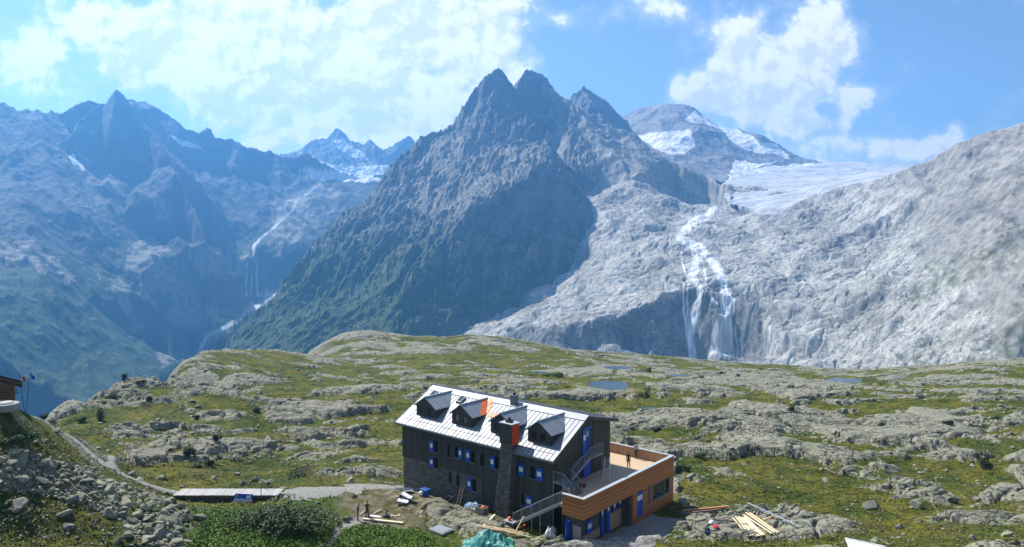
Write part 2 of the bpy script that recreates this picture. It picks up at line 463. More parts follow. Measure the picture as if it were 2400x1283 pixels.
M_slab = rock_mat('slab_rock', (0.36, 0.348, 0.305), (0.50, 0.485, 0.43), (0.055, 0.08, 0.03), 0.0, 0.022, True, bstr=0.22, bd=3, crack=0.85)
WATER = [[(1688,688),(1704,676),(1724,704),(1716,760),(1722,838),(1660,838),(1672,772),(1684,742)]]
STRANDS = [([(1672,488),(1656,508),(1626,519),(1603,543),(1592,556),(1612,567),(1630,581),(1634,602),(1630,630),(1616,656)], 12, 15), ([(1630,520),(1612,532),(1600,556)], 9, 6), ([(1612,567),(1646,580),(1662,604),(1680,628),(1692,655),(1702,690)], 10, 16), ([(1632,590),(1650,598),(1662,612)], 8, 6),
           ([(1622,650),(1642,672),(1638,700),(1626,742),(1616,790),(1624,838)], 9, 11), ([(1600,664),(1604,740),(1618,808)], 3, 4), ([(1612,656),(1612,740),(1622,800)], 3, 3), ([(1600,566),(1596,600),(1606,642)], 3, 3), ([(1650,630),(1654,660),(1652,690)], 3, 3), ([(1800,738),(1806,762),(1800,800)], 2, 3), ([(1668,700),(1682,712)], 2, 3), ([(1722,770),(1730,838)], 2, 3)]
def strands(X, Y, Z, lines, amp, fq, s0):
    px, py = topx(X, Y, Z); jx = fbm(px * fq, py * fq, 3, s0) * amp; qx = px + jx; out = np.zeros(X.shape)
    for ln, w0, w1 in lines:
        y0_, y1_ = min(p[1] for p in ln) - 20, max(p[1] for p in ln) + 20; x0_, x1_ = min(p[0] for p in ln) - 30, max(p[0] for p in ln) + 30
        k = (py > y0_) & (py < y1_) & (qx > x0_) & (qx < x1_); d = np.full(k.sum(), 1e9); wd = np.zeros(k.sum()); n = len(ln) - 1; ax_, ay_ = qx[k], py[k]
        for i, ((xa, ya), (xb, yb)) in enumerate(zip(ln[:-1], ln[1:])):
            ex, ey = xb - xa, yb - ya; t = np.clip(((ax_ - xa) * ex + (ay_ - ya) * ey) / (ex * ex + ey * ey), 0, 1); q = np.hypot(ax_ - xa - t * ex, ay_ - ya - t * ey); m = q < d; d = np.where(m, q, d); wd = np.where(m, w0 + (w1 - w0) * (i + t) / n, wd)
        out[k] = np.maximum(out[k], sstep(1.0, .35, d / np.maximum(wd, .5)))
    return out
def slab_warp(X, Y):
    return fbm(X / 110, Y / 110, 4, 121) * 34, fbm(X / 110, Y / 110, 4, 131) * 34
def slab_rough(X, Y, Z):
    px, py = topx(X, Y, Z)
    hillm = sstep(2000, 2350, px + (560 - py) * 0.5)
    s = X * 0.9 - Y * 0.43; t = X * 0.43 + Y * 0.9
    wx = fbm(X / 60, Y / 60, 3, 133) * 26; wy = fbm(X / 60, Y / 60, 3, 135) * 26
    dome = billow((s + wx) / 150, (t + wy) / 95, 3, 141, 0.30)
    dome = dome * 36 - 11 + billow((s + wy) / 34, (t + wx) / 20, 3, 145, .4) * 1.2 - 4 * np.exp(-(pn((s + wx) / 70, (t + wy) / 34, 147) / .05) ** 2) - 4.5 * np.exp(-(pn((s + wy * 2) / 130, (t + wx) / 22, 149) / .06) ** 2) - 1.5 * np.exp(-(pn((s - t * .6 + wx * 1.5) / 26, (t + wy) / 150, 153) / .06) ** 2)
    moraine = fbm(X / 110, Y / 110, 7, 151, .52) * 16 + (ridged(X / 40, Y / 40, 5, 157, .55) - .5) * 6
    upper = sstep(470, 400, py) * sstep(1760, 1650, px)
    k = np.clip(np.maximum(hillm, upper), 0, 1)
    return dome * (1 - k) + moraine * k
def slab_attr(X, Y, Z):
    px, py = topx(X, Y, Z)
    n = fbm(px / 14, py / 30, 4, 163)
    wt = np.maximum(soft(X, Y, Z, WATER, 5, 171, 0.05), strands(X, Y, Z, STRANDS, 6, .05, 173)) * sstep(-1.0, -.35, n) * (.55 + .45 * sstep(-.25, .22, fbm(px / 5, py / 70, 3, 167)))
    hillm = sstep(0.3, 0.75, sstep(2020, 2330, px + (560 - py) * 0.55 + fbm(px / 60, py / 60, 4, 175) * 160))
    up = sstep(480, 400, py + fbm(px / 50, py / 50, 4, 177) * 90) * (px < 1740)
    gr = soft(X, Y, Z, [[(2440,690),(2440,900),(2230,860),(2310,800),(2370,740)], [(2230,600),(2420,520),(2430,560),(2300,660),(2200,690),(2080,720)], [(2150,850),(2080,840),(2220,790),(2290,770)]], 55, 181, .02) * sstep(-0.3, .5, fbm(px / 22, py / 12, 5, 185)) * .75
    return dict(snow=np.zeros(X.shape), water=wt, dark=soft(X, Y, Z, [[(1590,660),(1780,690),(1790,850),(1580,850)], [(1180,775),(1440,745),(1610,690),(1610,845),(1200,820)]], 20, 191) * 0.9, scree=np.clip(hillm * 0.8 + up * 0.7, 0, 1), grass=gr)  # dark: shade on the cliff left of the falls, painted into the rock colour
_mt = NT(M_slab.node_tree); _b = next(n for n in M_slab.node_tree.nodes if n.type == 'BSDF_PRINCIPLED')
_old = _b.inputs['Base Color'].links[0].from_socket
_g = _mt.new('ShaderNodeNewGeometry').outputs['Position']
_rm = _mt.new('ShaderNodeMapping'); _rm.inputs['Rotation'].default_value = (0, 0, radians(35)); _rm.inputs['Scale'].default_value = (1, .22, .5); _mt.link(_g, _rm.inputs['Vector'])
_st = _mt.mapr(_mt.noise(_rm.outputs[0], .018, 7, .62, .8), .46, .64, 0, .55)
_old = _mt.mix(_st, _old, _mt.mix(1.0, _old, (.50, .50, .50), 'MULTIPLY'))
_old = _mt.mix(_mt.mapr(_mt.noise(_g, .006, 5, .6), .5, .68, 0, .5), _old, _mt.mix(1.0, _old, (.62, .60, .55), 'MULTIPLY'))
_mt.link(_mt.mix(_mt.attr('grass'), _old, _mt.mix(_mt.noise(_g, 0.15, 5, .7), (0.06, 0.08, 0.03), (0.13, 0.145, 0.06))), _b.inputs['Base Color'])
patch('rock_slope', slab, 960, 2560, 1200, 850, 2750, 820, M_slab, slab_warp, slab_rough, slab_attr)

# --- the ice between them
ice = Tin([L((1690,440,2330),(1712,480,2020),(1760,490,1960),(1830,492,1900),(1905,462,1930),(2000,432,1960),(2060,424,2020),(2130,405,2120)),
           L((1720,408,2900),(1800,396,3150),(1930,379,3400),(2000,381,3480),(2100,384,3500),(2200,386,3300))],
          L((1800,430,2450),(1900,414,2650),(2000,404,2750),(1850,445,2200),(1950,428,2300)) + shift(L((1720,408,2900),(1930,379,3400),(2100,384,3500),(2200,386,3300)), 0, 300, -120) + shift(L((1712,478,2060),(1830,492,1900),(2000,440,1900)), 0, -60, -50))
m, nt, b = material('glacier_ice')
P = nt.new('ShaderNodeNewGeometry').outputs['Position']
k = nt.noise(nt.scalev(P, (0.5, 2.2, 1)), 0.006, 8, 0.6, 1.2)
dirt = nt.noise(nt.scalev(P, (1, 3, 1)), 0.02, 8, 0.7, 0.8)
col = nt.mix(nt.mapr(k, 0.45, 0.62), (0.50, 0.51, 0.515), (0.31, 0.34, 0.375))
col = nt.mix(nt.math('MULTIPLY', nt.mapr(dirt, 0.52, 0.66), 0.6), col, (0.26, 0.265, 0.275))
nt.link(col, b.inputs['Base Color']); b.inputs['Roughness'].default_value = 0.75
nt.link(nt.bump(dirt, 0.6, 6), b.inputs['Normal'])
M_ice = m
patch('glacier', ice, 1640, 2260, 420, 1820, 3700, 320, M_ice, lambda X, Y: (fbm(X / 120, Y / 120, 3, 201) * 25, fbm(X / 120, Y / 120, 3, 205) * 25),
      lambda X, Y, Z: fbm(X / 160, Y / 110, 5, 211) * 9 + (ridged(X / 60, Y / 22, 3, 215) - .5) * 4)

# --- right far peaks
PK = L((1300,255,3000),(1330,236,3000),(1347,214,3000),(1371,196,3000),(1400,222,3010),(1438,250,3020),(1466,282,3020),(1480,305,3000))
PKS = L((1371,196,3000),(1385,240,2900),(1410,280,2820),(1450,330,2700))
pk = Tin([PK, PKS, shift(PK, 60, 350, -250)], L((1300,330,2780),(1480,340,2700),(1340,290,2840),(1520,360,2720)))
M_far = rock_mat('far_rock', (0.15, 0.15, 0.15), (0.24, 0.235, 0.22), veg=0, scale=0.015, bstr=0.8, bd=9)
def far_warp(X, Y): return fbm(X / 120, Y / 120, 5, 221) * 22, fbm(X / 120, Y / 120, 5, 231) * 22
def far_rough(X, Y, Z): return (ridged(X / 200, Y / 200, 6, 241) - .55) * 30 + (ridged(X / 40, Y / 40, 3, 247) - .5) * 12
M_crest = rock_mat('crest_rock', (0.22, 0.22, 0.22), (0.33, 0.325, 0.31), veg=0, scale=0.015, bstr=0.5, bd=6)
Z0 = lambda X: np.zeros(X.shape)
patch('peak', pk, 1290, 1530, 320, 2650, 3420, 300, M_far, far_warp, far_rough, lambda X, Y, Z: dict(snow=Z0(X), water=Z0(X), dark=Z0(X), scree=Z0(X)))
CR = L((1440,285,3650),(1468,266,3650),(1500,251,3640),(1548,238,3620),(1600,239,3600),(1640,262,3580),(1690,291,3560),(1740,308,3540),(1790,314,3520),(1822,334,3500),(1832,350,3480),(1880,366,3450),(1930,379,3420),(1990,388,3400))
CRF = L((1470,310,3400),(1550,300,3300),(1640,300,3300),(1690,330,3250),(1730,370,3150))
cr_ = Tin([CR, CRF, shift(CR, 80, 400, -300)], L((1480,350,3050),(1560,352,3050),(1640,400,2800),(1700,432,2600),(1780,400,3000),(1880,392,3150),(1960,396,3150),(1500,330,3200),(1780,345,3300)))
SNOW_R = [[(1485,318),(1560,308),(1622,306),(1628,345),(1600,362),(1550,358),(1520,338)], [(1605,282),(1625,262),(1700,290),(1760,318),(1835,350),(1850,372),(1790,360),(1740,352),(1715,330),(1690,305),(1650,292)],
          [(1420,262),(1470,300),(1500,330),(1470,330),(1440,300)], [(1720,372),(1760,385),(1840,378),(1760,395),(1900,385),(1990,388),(1990,430),(1700,450)]]
patch('snowy_mountain', cr_, 1420, 2020, 520, 2560, 4100, 420, M_crest, far_warp, lambda X, Y, Z: (ridged(X / 220, Y / 220, 6, 241, .42) - .55) * 26 + (ridged(X / 50, Y / 50, 3, 247) - .5) * 4,
      lambda X, Y, Z: dict(snow=soft(X, Y, Z, SNOW_R, 9, 251, 0.03), water=Z0(X), dark=Z0(X), scree=Z0(X)))

# --- left valley wall
A0 = L((-400,150,2697),(-120,215,2744),(0,247,2790),(40,262,2790),(85,275,2781),(130,332,2725),(170,372,2650),(215,422,2567),(255,480,2474),(290,560,2344),(330,640,2213))
A1 = L((60,290,2958),(92,266,2958),(108,272,2966),(126,256,2966),(142,268,2975),(165,255,2975),(200,238,2975),(234,238,2975),(240,249,2975),(256,222,2975),(276,196,2975),(298,226,2975),(318,262,2958),(345,300,2924),(372,330,2890),(400,380,2805),(430,430,2703),(455,490,2592),(480,560,2465))
A2 = L((300,262,3393),(322,246,3393),(345,242,3393),(380,256,3393),(412,280,3410),(434,294,3419),(462,304,3436),(470,296,3436),(480,306,3445),(494,295,3445),(508,312,3454),(522,314,3463),(545,330,3480),(575,343,3524),(600,340,3550),(650,352,3584),(700,362,3567))
V0 = L((760,620,2880),(690,682,2780),(600,720,2620),(480,790,2400),(440,850,2250),(380,930,2050))
H0 = L((-200,500,1900),(-60,520,1950),(0,535,1980),(60,552,2000),(130,600,1980),(200,680,1930),(270,745,1880),(330,805,1880),(400,840,2050),(440,850,2250))
H1 = L((-250,760,1250),(0,840,1300),(100,930,1350),(230,960,1400),(380,960,1600))
HEAD = L((700,412,3534),(660,450,3348),(610,540,3032),(560,598,2827),(600,600,2809),(640,610,2818),(700,560,2976),(800,470,3255),(880,425,3488))
FALL = L((520,680,2734),(575,694,2774),(620,694,2795),(690,682,2774))
Rr = L((1000,420,3666),(900,520,3102),(820,600,2820),(760,620,2773))
wall = Tin([A0, A1, A2, V0, H0, H1, HEAD, FALL, Rr], L((200,600,2162),(330,560,2410),(400,600,2355),(280,500,2530),(330,430,2806),(420,520,2650),(520,480,3082),(560,420,3312),(600,390,3542),(500,400,3358),(430,340,3478),(500,560,2760),(440,640,2558),(480,720,2300),(330,700,2150),(400,760,2100),(60,700,1650),(200,820,1650),(0,400,2392),(60,480,2162),(120,420,2484),(180,330,2944),(240,400,2760),(300,350,2990),(870,415,3542),(700,640,2622))
           + shift(A2, -100, 420, -300) + shift(A1[:3], -500, 700, -200) + shift(V0[1:], 220, -60, 30))
M_wall = rock_mat('valley_rock', (0.070, 0.074, 0.074), (0.115, 0.116, 0.110), (0.026, 0.048, 0.014), 0.9, 0.013, True, -330, 230, 0.3, 6, crack=0.10)
STREAM_L = [([(748,434),(722,452),(694,472),(684,494),(660,515),(636,540),(612,558),(596,575),(594,600)], 5, 4), ([(700,468),(676,470),(668,490),(672,505)], 3, 3), ([(594,600),(580,614),(578,650),(577,692)], 4, 3), ([(594,600),(604,618),(602,650),(602,692)], 4, 3),
            ([(600,694),(640,690),(690,684)], 5, 7), ([(690,686),(625,704),(588,726),(555,752),(520,772),(486,788),(476,806),(460,842)], 8, 6), ([(590,640),(588,694)], 2, 2)]
PALE_L = [[(280,575),(340,560),(420,580),(440,640),(480,700),(560,720),(480,790),(380,740),(320,680)], [(430,590),(470,570),(560,590),(620,610),(600,640),(480,650)], [(620,480),(760,440),(800,450),(700,580),(650,600)],
          [(120,280),(230,290),(235,320),(150,310)], [(160,350),(260,420),(280,470),(200,400)], [(350,450),(400,480),(380,540)], [(700,660),(600,700),(560,760),(480,800),(560,800),(690,700)], [(360,820),(440,810),(470,850),(380,860)],
          [(0,540),(60,550),(130,600),(190,670),(120,640),(0,600)], [(240,640),(300,650),(340,760),(300,780)]]
def wall_rough(X, Y, Z):
    a = np.clip((Z + 520) / 400, 0.3, 1) * (1 - .35 * sstep(420, 620, Z))
    s = X * 0.6 + Y * 0.8; t = -X * 0.8 + Y * 0.6
    return a * ((ridged(X / 320, Y / 320, 6, 261, .42) - .55) * 36 + (ridged(s / 100, t / 360, 5, 267, .45) - .5) * 30 + (ridged(X / 45, Y / 45, 3, 271) - .5) * 6)
def wall_attr(X, Y, Z):
    return dict(snow=soft(X, Y, Z, [[(690,400),(905,396),(905,425),(760,425)], [(395,320),(440,332),(480,352),(430,345)], [(160,365),(175,365),(200,400),(190,400)]], 10, 281, .03),
                water=strands(X, Y, Z, STREAM_L, 4, .06, 291) * (.30 + .30 * (Z < 60)), dark=Z0(X), scree=soft(X, Y, Z, PALE_L, 40, 301, .02) * sstep(-.35, .15, fbm(X / 40, Y / 90, 5, 305)) * .9)
patch('valley_wall', wall, -260, 1010, 1000, 1180, 4600, 820, M_wall, lambda X, Y: (fbm(X / 160, Y / 160, 5, 311) * 20, fbm(X / 160, Y / 160, 5, 321) * 20), wall_rough, wall_attr)
# --- farthest peaks with the small tongue of ice
D = L((640,362,4750),(690,345,4750),(720,338,4750),(745,326,4750),(768,316,4750),(790,304,4750),(808,314,4750),(826,328,4750),(838,324,4750),(852,334,4760),(872,328,4760),(900,346,4780),(925,342,4800),(945,332,4800),(960,322,4800),(975,334,4800),(1020,372,4800))
far = Tin([D, shift(D, 0, 300, -250)], L((640,420,4300),(760,418,4200),(900,416,4200),(1020,430,4200),(790,370,4500),(880,380,4500),(720,385,4480)))
patch('distant_peak', far, 620, 1040, 380, 4150, 5100, 280, M_far, far_warp, lambda X, Y, Z: (ridged(X / 260, Y / 260, 6, 331) - .55) * 60 + (ridged(X / 50, Y / 50, 3, 337) - .5) * 14,
      lambda X, Y, Z: dict(snow=soft(X, Y, Z, [[(780,330),(800,325),(840,350),(870,385),(840,375),(800,355)], [(640,395),(760,385),(920,392),(1000,395),(1000,440),(640,440)], [(700,360),(740,368),(720,378)]], 14, 341, .03), water=Z0(X), dark=Z0(X), scree=Z0(X)))
# valley floor far below, so nothing is open underneath
vf = np.array([(-5200, -250, -420), (5200, -250, -420), (5200, 5250, -420), (-5200, 5250, -420)], float)
vfo = mesh_np('valley_floor', vf, np.array([[0, 1, 2, 3]]), M_wall, False); link(vfo); tagk(vfo, 'structure')
# ------------------------------------------------------------------ the plateau the hut stands on
HUT = Vector((7.66, 73.0, 13.45)); PSI = 0.70          # ridge end of the hut, direction of its long side
UX = Vector((cos(PSI), -sin(PSI), 0)); UY = Vector((sin(PSI), cos(PSI), 0))
def HL(x, y, z=0.0):
    """hut coordinates (along, across, above the ridge end) -> world"""
    p = HUT + UX * x + UY * y; return Vector((p.x, p.y, HUT.z + z))
def tohut(X, Y):
    dx = X - HUT.x; dy = Y - HUT.y
    return dx * UX.x + dy * UX.y, dx * UY.x + dy * UY.y
CTRL = [(-150,1283,50),(0,1283,53),(300,1283,58),(600,1283,63),(850,1283,65.5),(1150,1290,65.5),(1400,1286,63),(1550,1286,62),(1700,1290,61),(2000,1283,61),(2400,1283,58),(2700,1283,56),
        (-150,1060,55),(0,1100,57),(0,1190,54),(100,1200,58),(300,1180,65),(450,1210,66),(660,1215,67),(-100,868,62),(0,900,64),(60,922,66),(112,968,70),(0,1030,61),(100,1060,65),(200,1080,72),
        (130,988,84),(190,1040,81),(265,1100,78),(400,1152,76),(540,1192,73.6),(540,1146,77.5),(665,1146,77),(665,1160,76),(800,1140,78),(900,1130,79),(846,1215,72.5),(946,1147,83.3),(1050,1185,76),(1120,1205,72.5),(1010,1200,74.5),
        (1180,1218,71),(1260,1240,69.5),(1330,1262,67.5),(1400,1265,67),(1500,1207,73),(1577,1167,77),(1490,1250,68.5),(1620,1190,74.5),(1760,1235,69),(1700,1170,78),(1850,1200,74),
        (300,1080,90),(435,1078,92),(500,1000,125),(700,1000,130),(700,1100,95),(850,1115,90),(330,1010,112),(170,985,118),(130,962,128),(290,905,168),(200,950,138),(380,870,210),(450,848,235),(550,828,262),(620,838,285),(690,850,300),(740,800,318),(790,778,328),(840,773,335),(900,776,338),(1000,786,345),(1060,785,352),(1110,778,358),(1160,780,362),(1200,791,370),(1330,815,392),(1480,825,415),(1600,836,430),(1800,850,420),(2000,858,402),(2200,851,382),(2400,836,355),(2600,820,340),
        (600,900,190),(800,880,215),(900,930,165),(850,830,275),(1050,840,262),(1000,880,210),(1200,850,270),(1300,872,240),(1425,900,190),(1980,889,224),(1450,858,258),(1600,900,195),(1700,880,232),(1500,1000,126),(1700,1040,113),(2000,1050,113),(2300,1050,111),(1900,1150,84),(2300,1180,78),(2350,930,170),(2200,960,158),(1650,950,160),(1900,960,155),(2450,1000,125),(2200,1110,95),(1600,1110,90),(1560,1060,105)]
RIM = {(130,962,128): 7, (200,950,138): 18, (290,905,168): 46, (380,870,210): 56, (450,848,235): 56, (550,828,262): 33, (620,838,285): 14, (690,850,300): 12, (740,800,318): 14, (790,778,328): 16, (840,773,335): 20, (900,776,338): 13, (1000,786,345): 9, (1060,785,352): 9, (1110,778,358): 14, (1160,780,362): 10, (1200,791,370): 9}
_cp = []
for c in CTRL:
    q = W(*c); up_ = RIM.get(c, 5 if c[2] >= 340 else 0) * c[2] / F
    _cp.append((q[0], q[1], q[2] + up_))
# beyond the rim the ground breaks away to the valley
for c in CTRL:
    if c in [(130,962,128),(200,950,138)] : _cp.append((W(*c)[0] - 10, c[2] + 45, W(*c)[2] - 40))
for c in [(290,905,168),(380,870,210),(450,848,235),(550,828,262),(690,850,300),(740,800,318),(840,773,335),(1000,786,345),(1110,778,358),(1200,791,370),(1330,815,392),(1600,836,430),(1800,850,420),(2000,858,402),(2200,851,382),(2400,836,355),(2600,820,340)]:
    q = W(*c); k = 1.22; _cp.append((q[0] * k, q[1] * k, 32 + (q[2] - 32) * k - 28)); k = 1.45; _cp.append((q[0] * k, q[1] * k, 32 + (q[2] - 32) * k - 75))
_cp += [(-60, 58, 20.5), (-30, 25, 26), (0, 25, 20), (30, 25, 19), (60, 40, 9), (-75, 70, 12), (-72, 95, 6), (-110, 130, -30), (-160, 200, -70)]
_cp = np.array(_cp)
def _key(x, y):
    return np.stack([x / np.maximum(y, 20) * 2.2, np.log(np.maximum(y, 20)) * 2.0], -1)
_ck = _key(_cp[:, 0], _cp[:, 1]); _val = _cp[:, 2]
_ext = []
for u_ in (-1.4, 1.4):
    for y_ in (20, 60, 120, 300, 800):
        i_ = np.argmin(((_ck - _key(np.array([u_ * .75 * y_]), np.array([float(y_)]))) ** 2).sum(1)); _ext.append((u_ * y_, y_, _val[i_]))
for u_ in (-1.0, -.5, 0, .5, 1.0):
    for y_ in (20, 800):
        i_ = np.argmin(((_ck - _key(np.array([u_ * y_]), np.array([float(y_)]))) ** 2).sum(1)); _ext.append((u_ * y_, y_, _val[i_] - (60 if y_ > 100 else 0)))
_ext = np.array(_ext, float); _all = np.concatenate([_cp, _ext]); _ak = _key(_all[:, 0], _all[:, 1]) * 100
_btin = Tin([], [(k[0], k[1], z) for k, z in zip(_ak, _all[:, 2])])
class Lin:
    """base_h on a coarse lattice, then bilinear"""
    def __init__(s):
        s.u = np.linspace(-1.3, 1.3, 260); s.v = np.linspace(math.log(22), math.log(700), 260)
        U, V = np.meshgrid(s.u, s.v); Y = np.exp(V); k = _key(U * Y, Y) * 100
        h = _btin(k[..., 0], k[..., 1], 0.0)
        for _ in range(2):
            for ax in (0, 1):
                w_ = np.pad(h, [(2, 2) if q == ax else (0, 0) for q in (0, 1)], mode='edge')
                h = sum(np.take(w_, range(i, i + 260), axis=ax) for i in range(5)) / 5.0
        s.h = h
    def __call__(s, x, y):
        fu = (x / y + 1.3) / 2.6 * 259; fv = (np.log(y) - s.v[0]) / (s.v[-1] - s.v[0]) * 259
        iu = np.clip(fu.astype(int), 0, 258); iv = np.clip(fv.astype(int), 0, 258); a = np.clip(fu - iu, 0, 1); b = np.clip(fv - iv, 0, 1)
        h = s.h
        return (h[iv, iu] * (1 - a) + h[iv, iu + 1] * a) * (1 - b) + (h[iv + 1, iu] * (1 - a) + h[iv + 1, iu + 1] * a) * b
BASE = Lin()

def px_line(pts): return np.array([W(*p)[:2] for p in pts])
def dist_line(X, Y, ln):
    d = np.full(X.shape, 1e9)
    for (ax, ay), (bx, by) in zip(ln[:-1], ln[1:]):
        ex, ey = bx - ax, by - ay; q = ex * ex + ey * ey
        t = np.clip(((X - ax) * ex + (Y - ay) * ey) / q, 0, 1)
        d = np.minimum(d, (X - ax - t * ex) ** 2 + (Y - ay - t * ey) ** 2)
    return np.sqrt(d)
PATH_A = px_line([(120,978,88),(150,1010,84),(190,1045,81),(225,1075,79.5),(262,1106,78),(300,1122,77.3),(350,1138,76.6),(405,1152,76.2)])
PATH_B = px_line([(262,1035,92),(262,1068,86),(262,1106,78.5)])
PATH_C = px_line([(665,1150,77.3),(740,1143,78),(820,1140,79),(900,1135,80.5),(945,1150,82)])
PATH_D = px_line([(760,1290,65),(790,1255,68),(825,1228,71),(850,1222,72)])
PONDS = [((1425, 900, 190), (40, 10)), ((1978, 889, 226), (37, 4.6)), ((1450, 860, 256), (30, 3.5)), ((1265, 872, 238), (22, 1.7)), ((1520, 953, 152), (13, 2.4)), ((1590, 878, 232), (24, 2.4))]
PONDW = []
for (c, r) in PONDS:
    p = W(*c); dep = r[1] * c[2] * c[2] / F / (-(p[2] - 32))
    PONDW.append((p, r[0] * c[2] / F, dep))

TALUS = [(-10, 1075), (60, 1060), (150, 1090), (215, 1100), (260, 1135), (330, 1150), (400, 1175), (470, 1215), (420, 1250), (455, 1290), (330, 1290), (290, 1225), (200, 1190), (110, 1165), (-10, 1150)]
COVER = [([(1585, 1082), (1760, 1075), (1920, 1090), (2120, 1165), (1960, 1205), (1860, 1180), (1700, 1182), (1585, 1165)], -1.5), ([(1900, 1060), (2150, 1075), (2420, 1120), (2420, 1160), (2150, 1120)], -.8), ([(1440, 962), (1600, 985), (1800, 1040), (1840, 1075), (1650, 1075), (1440, 1050)], .9),
         ([(1600, 885), (1800, 868), (1960, 885), (2040, 915), (1800, 935), (1650, 925)], .8), ([(1850, 965), (2100, 985), (2320, 1050), (2300, 1075), (2050, 1045), (1850, 1010)], .9), ([(260, 1000), (420, 960), (560, 985), (640, 1040), (480, 1075), (300, 1060)], 1.0), ([(230, 1010), (330, 985), (430, 1010), (400, 1060), (290, 1075)], .8), ([(560, 960), (760, 930), (900, 960), (860, 1010), (640, 1020)], .6), ([(420, 1075), (640, 1055), (760, 1110), (640, 1125), (430, 1110)], -.5),
         ([(240, 900), (420, 850), (560, 830), (640, 860), (560, 930), (360, 960)], .55), ([(2180, 1165), (2420, 1150), (2420, 1230), (2230, 1215)], .9), ([(1940, 1215), (2200, 1235), (2420, 1290), (1900, 1290)], -.6), ([(1150, 885), (1420, 920), (1560, 940), (1480, 985), (1250, 930)], -.5)]
def ground_fields(X, Y):
    """height and cover of the plateau at plan points"""
    base = BASE(X, Y)
    hx, hy = tohut(X, Y)
    d = np.sqrt(X * X + Y * Y)
    far = np.clip(d / 130, 0.6, 2.0)
    # how strongly the bare rock breaks through
    near_hut = sstep(5.0, -1.0, np.maximum(np.maximum(-24.5 - hx, hx - 6.5), np.maximum(-9.0 - hy, hy - 10)))
    dA = np.minimum(dist_line(X, Y, PATH_A), dist_line(X, Y, PATH_B) + 0.25); dC = dist_line(X, Y, PATH_C); dD = dist_line(X, Y, PATH_D)
    pathm = np.maximum(np.maximum(sstep(0.95, 0.4, dA + fbm(X / 1.5, Y / 1.5, 3, 401) * .5), sstep(2.4, 1.5, dC + fbm(X / 2, Y / 2, 3, 403) * 2.2)), sstep(.75, .35, dD + fbm(X / 1.5, Y / 1.5, 3, 405) * .3))
    grav = sstep(1.2, -.6, np.maximum(np.maximum(4.2 - hx, hx - 9.6 + (hy + 6) * .15), np.maximum(-9.5 - hy, hy - 4.5)) + fbm(X / 2, Y / 2, 3, 407) * 1.2)
    ax, ay = W(900, 1195, 74.5)[:2]
    bx, by = W(760, 1180, 74)[:2]
    yard = sstep(6.5, 3.5, np.hypot((X - ax) / 1.0, (Y - ay) / 0.9) + fbm(X / 3, Y / 3, 4, 411) * 3)      # trodden earth by the sawhorse
    meadow = np.maximum(sstep(12, 6, np.hypot((X - W(560, 1235, 65)[0]) / 1.25, (Y - 66.5) / .75)), sstep(6, 3, np.hypot(X - bx, (Y - by) * 1.6)))
    meadow = np.maximum(meadow, sstep(6.5, 4, np.hypot((X - W(900, 1265, 66)[0]) / 1.3, (Y - 66.5))))
    pathm = np.maximum(pathm, grav * .9)
    clear = np.clip(np.maximum(np.maximum(near_hut * .85, pathm), np.maximum(yard, meadow)), 0, 1)
    amp = (1 - clear) * far
    wx = fbm(X / 24, Y / 24, 4, 421) * 9; wy = fbm(X / 24, Y / 24, 4, 431) * 9
    s = (X + wx) * 0.94 + (Y + wy) * 0.34; t = -(X + wx) * 0.34 + (Y + wy) * 0.94
    fade = 1 - .5 * sstep(120, 260, d)
    roll = fbm(X / 60, Y / 60, 4, 441) * 2.6 * fade
    dome = billow(s / 30, t / 17, 3, 451, 0.42)
    small = billow(s / 7.5, t / 4.2, 4, 461, 0.5)
    # fields of slab / of turf
    field = fbm(X / 38, Y / 38, 4, 471)
    smooth = fbm(X / 32, Y / 32, 3, 475) + .1 * sstep(0, 40, X)
    right = sstep(-10, 40, X - (Y - 70) * .12)
    knoll = sstep(60, 25, np.hypot((X - W(880, 790, 325)[0]) / 1.2, (Y - 318) / .9))
    mid = billow(s / 12, t / 6.5, 3, 455, .45)
    rockh = (dome - 0.27) * 4.6 * far ** .3 + (mid - .26) * 3.0 + (small - 0.25) * (1.9 - 1.3 * sstep(-.05, .25, smooth)) + field * 1.9 - 0.47 + right * .35 + knoll * 1.2 + sstep(110, 40, Y) * sstep(-10, -30, X) * -1.2
    bpx, bpy = topx(X, Y, base); jx_ = fbm(X / 7, Y / 7, 3, 561) * 60; jy_ = fbm(X / 7, Y / 7, 3, 565) * 22
    for pol, k_ in COVER: rockh = rockh + k_ * inpoly(bpx + jx_, bpy + jy_, pol)
    ledge = fbm(s / 9, t / 5, 3, 481)
    rockh = rockh + np.floor(ledge * 4) * 0.22
    joint = np.abs(pn(s / 5.5 + t / 14, t / 11, 491)); joint2 = np.abs(pn(s / 16, t / 4.0 - s / 30, 493))
    cr = np.maximum(np.exp(-(joint / .045) ** 2), np.exp(-(joint2 / .045) ** 2))
    rockh = rockh - cr * 0.45
    turf = fbm(X / 14, Y / 14, 4, 501) * 0.9 + fbm(X / 2.6, Y / 2.6, 3, 505) * 0.16
    # bare slab just in front of the hut and to the right of the annexe
    apron = sstep(2.6, 1.2, np.hypot((hx + 11) / 5.2, (hy + 9.0) / 1.5) + fbm(X / 3, Y / 3, 3, 511) * .8)
    c2 = W(1755, 1235, 68.5); apron = np.maximum(apron, sstep(1.25, .8, np.hypot((X - c2[0] - 1.5) / 9.5, (Y - c2[1] - .3) / 4.6) + fbm(X / 4, Y / 4, 4, 515) * .45))
    c3 = W(1330, 1283, 65.5); apron = np.maximum(apron, sstep(1.3, .8, np.hypot((X - c3[0] + .5) / 9, (Y - c3[1] + .6) / 2.0) + fbm(X / 3, Y / 3, 4, 517) * .4))
    diff = (rockh - turf) * np.clip(amp * 1.25, 0, 1) * np.clip(far, .8, 1.4) - clear * .35
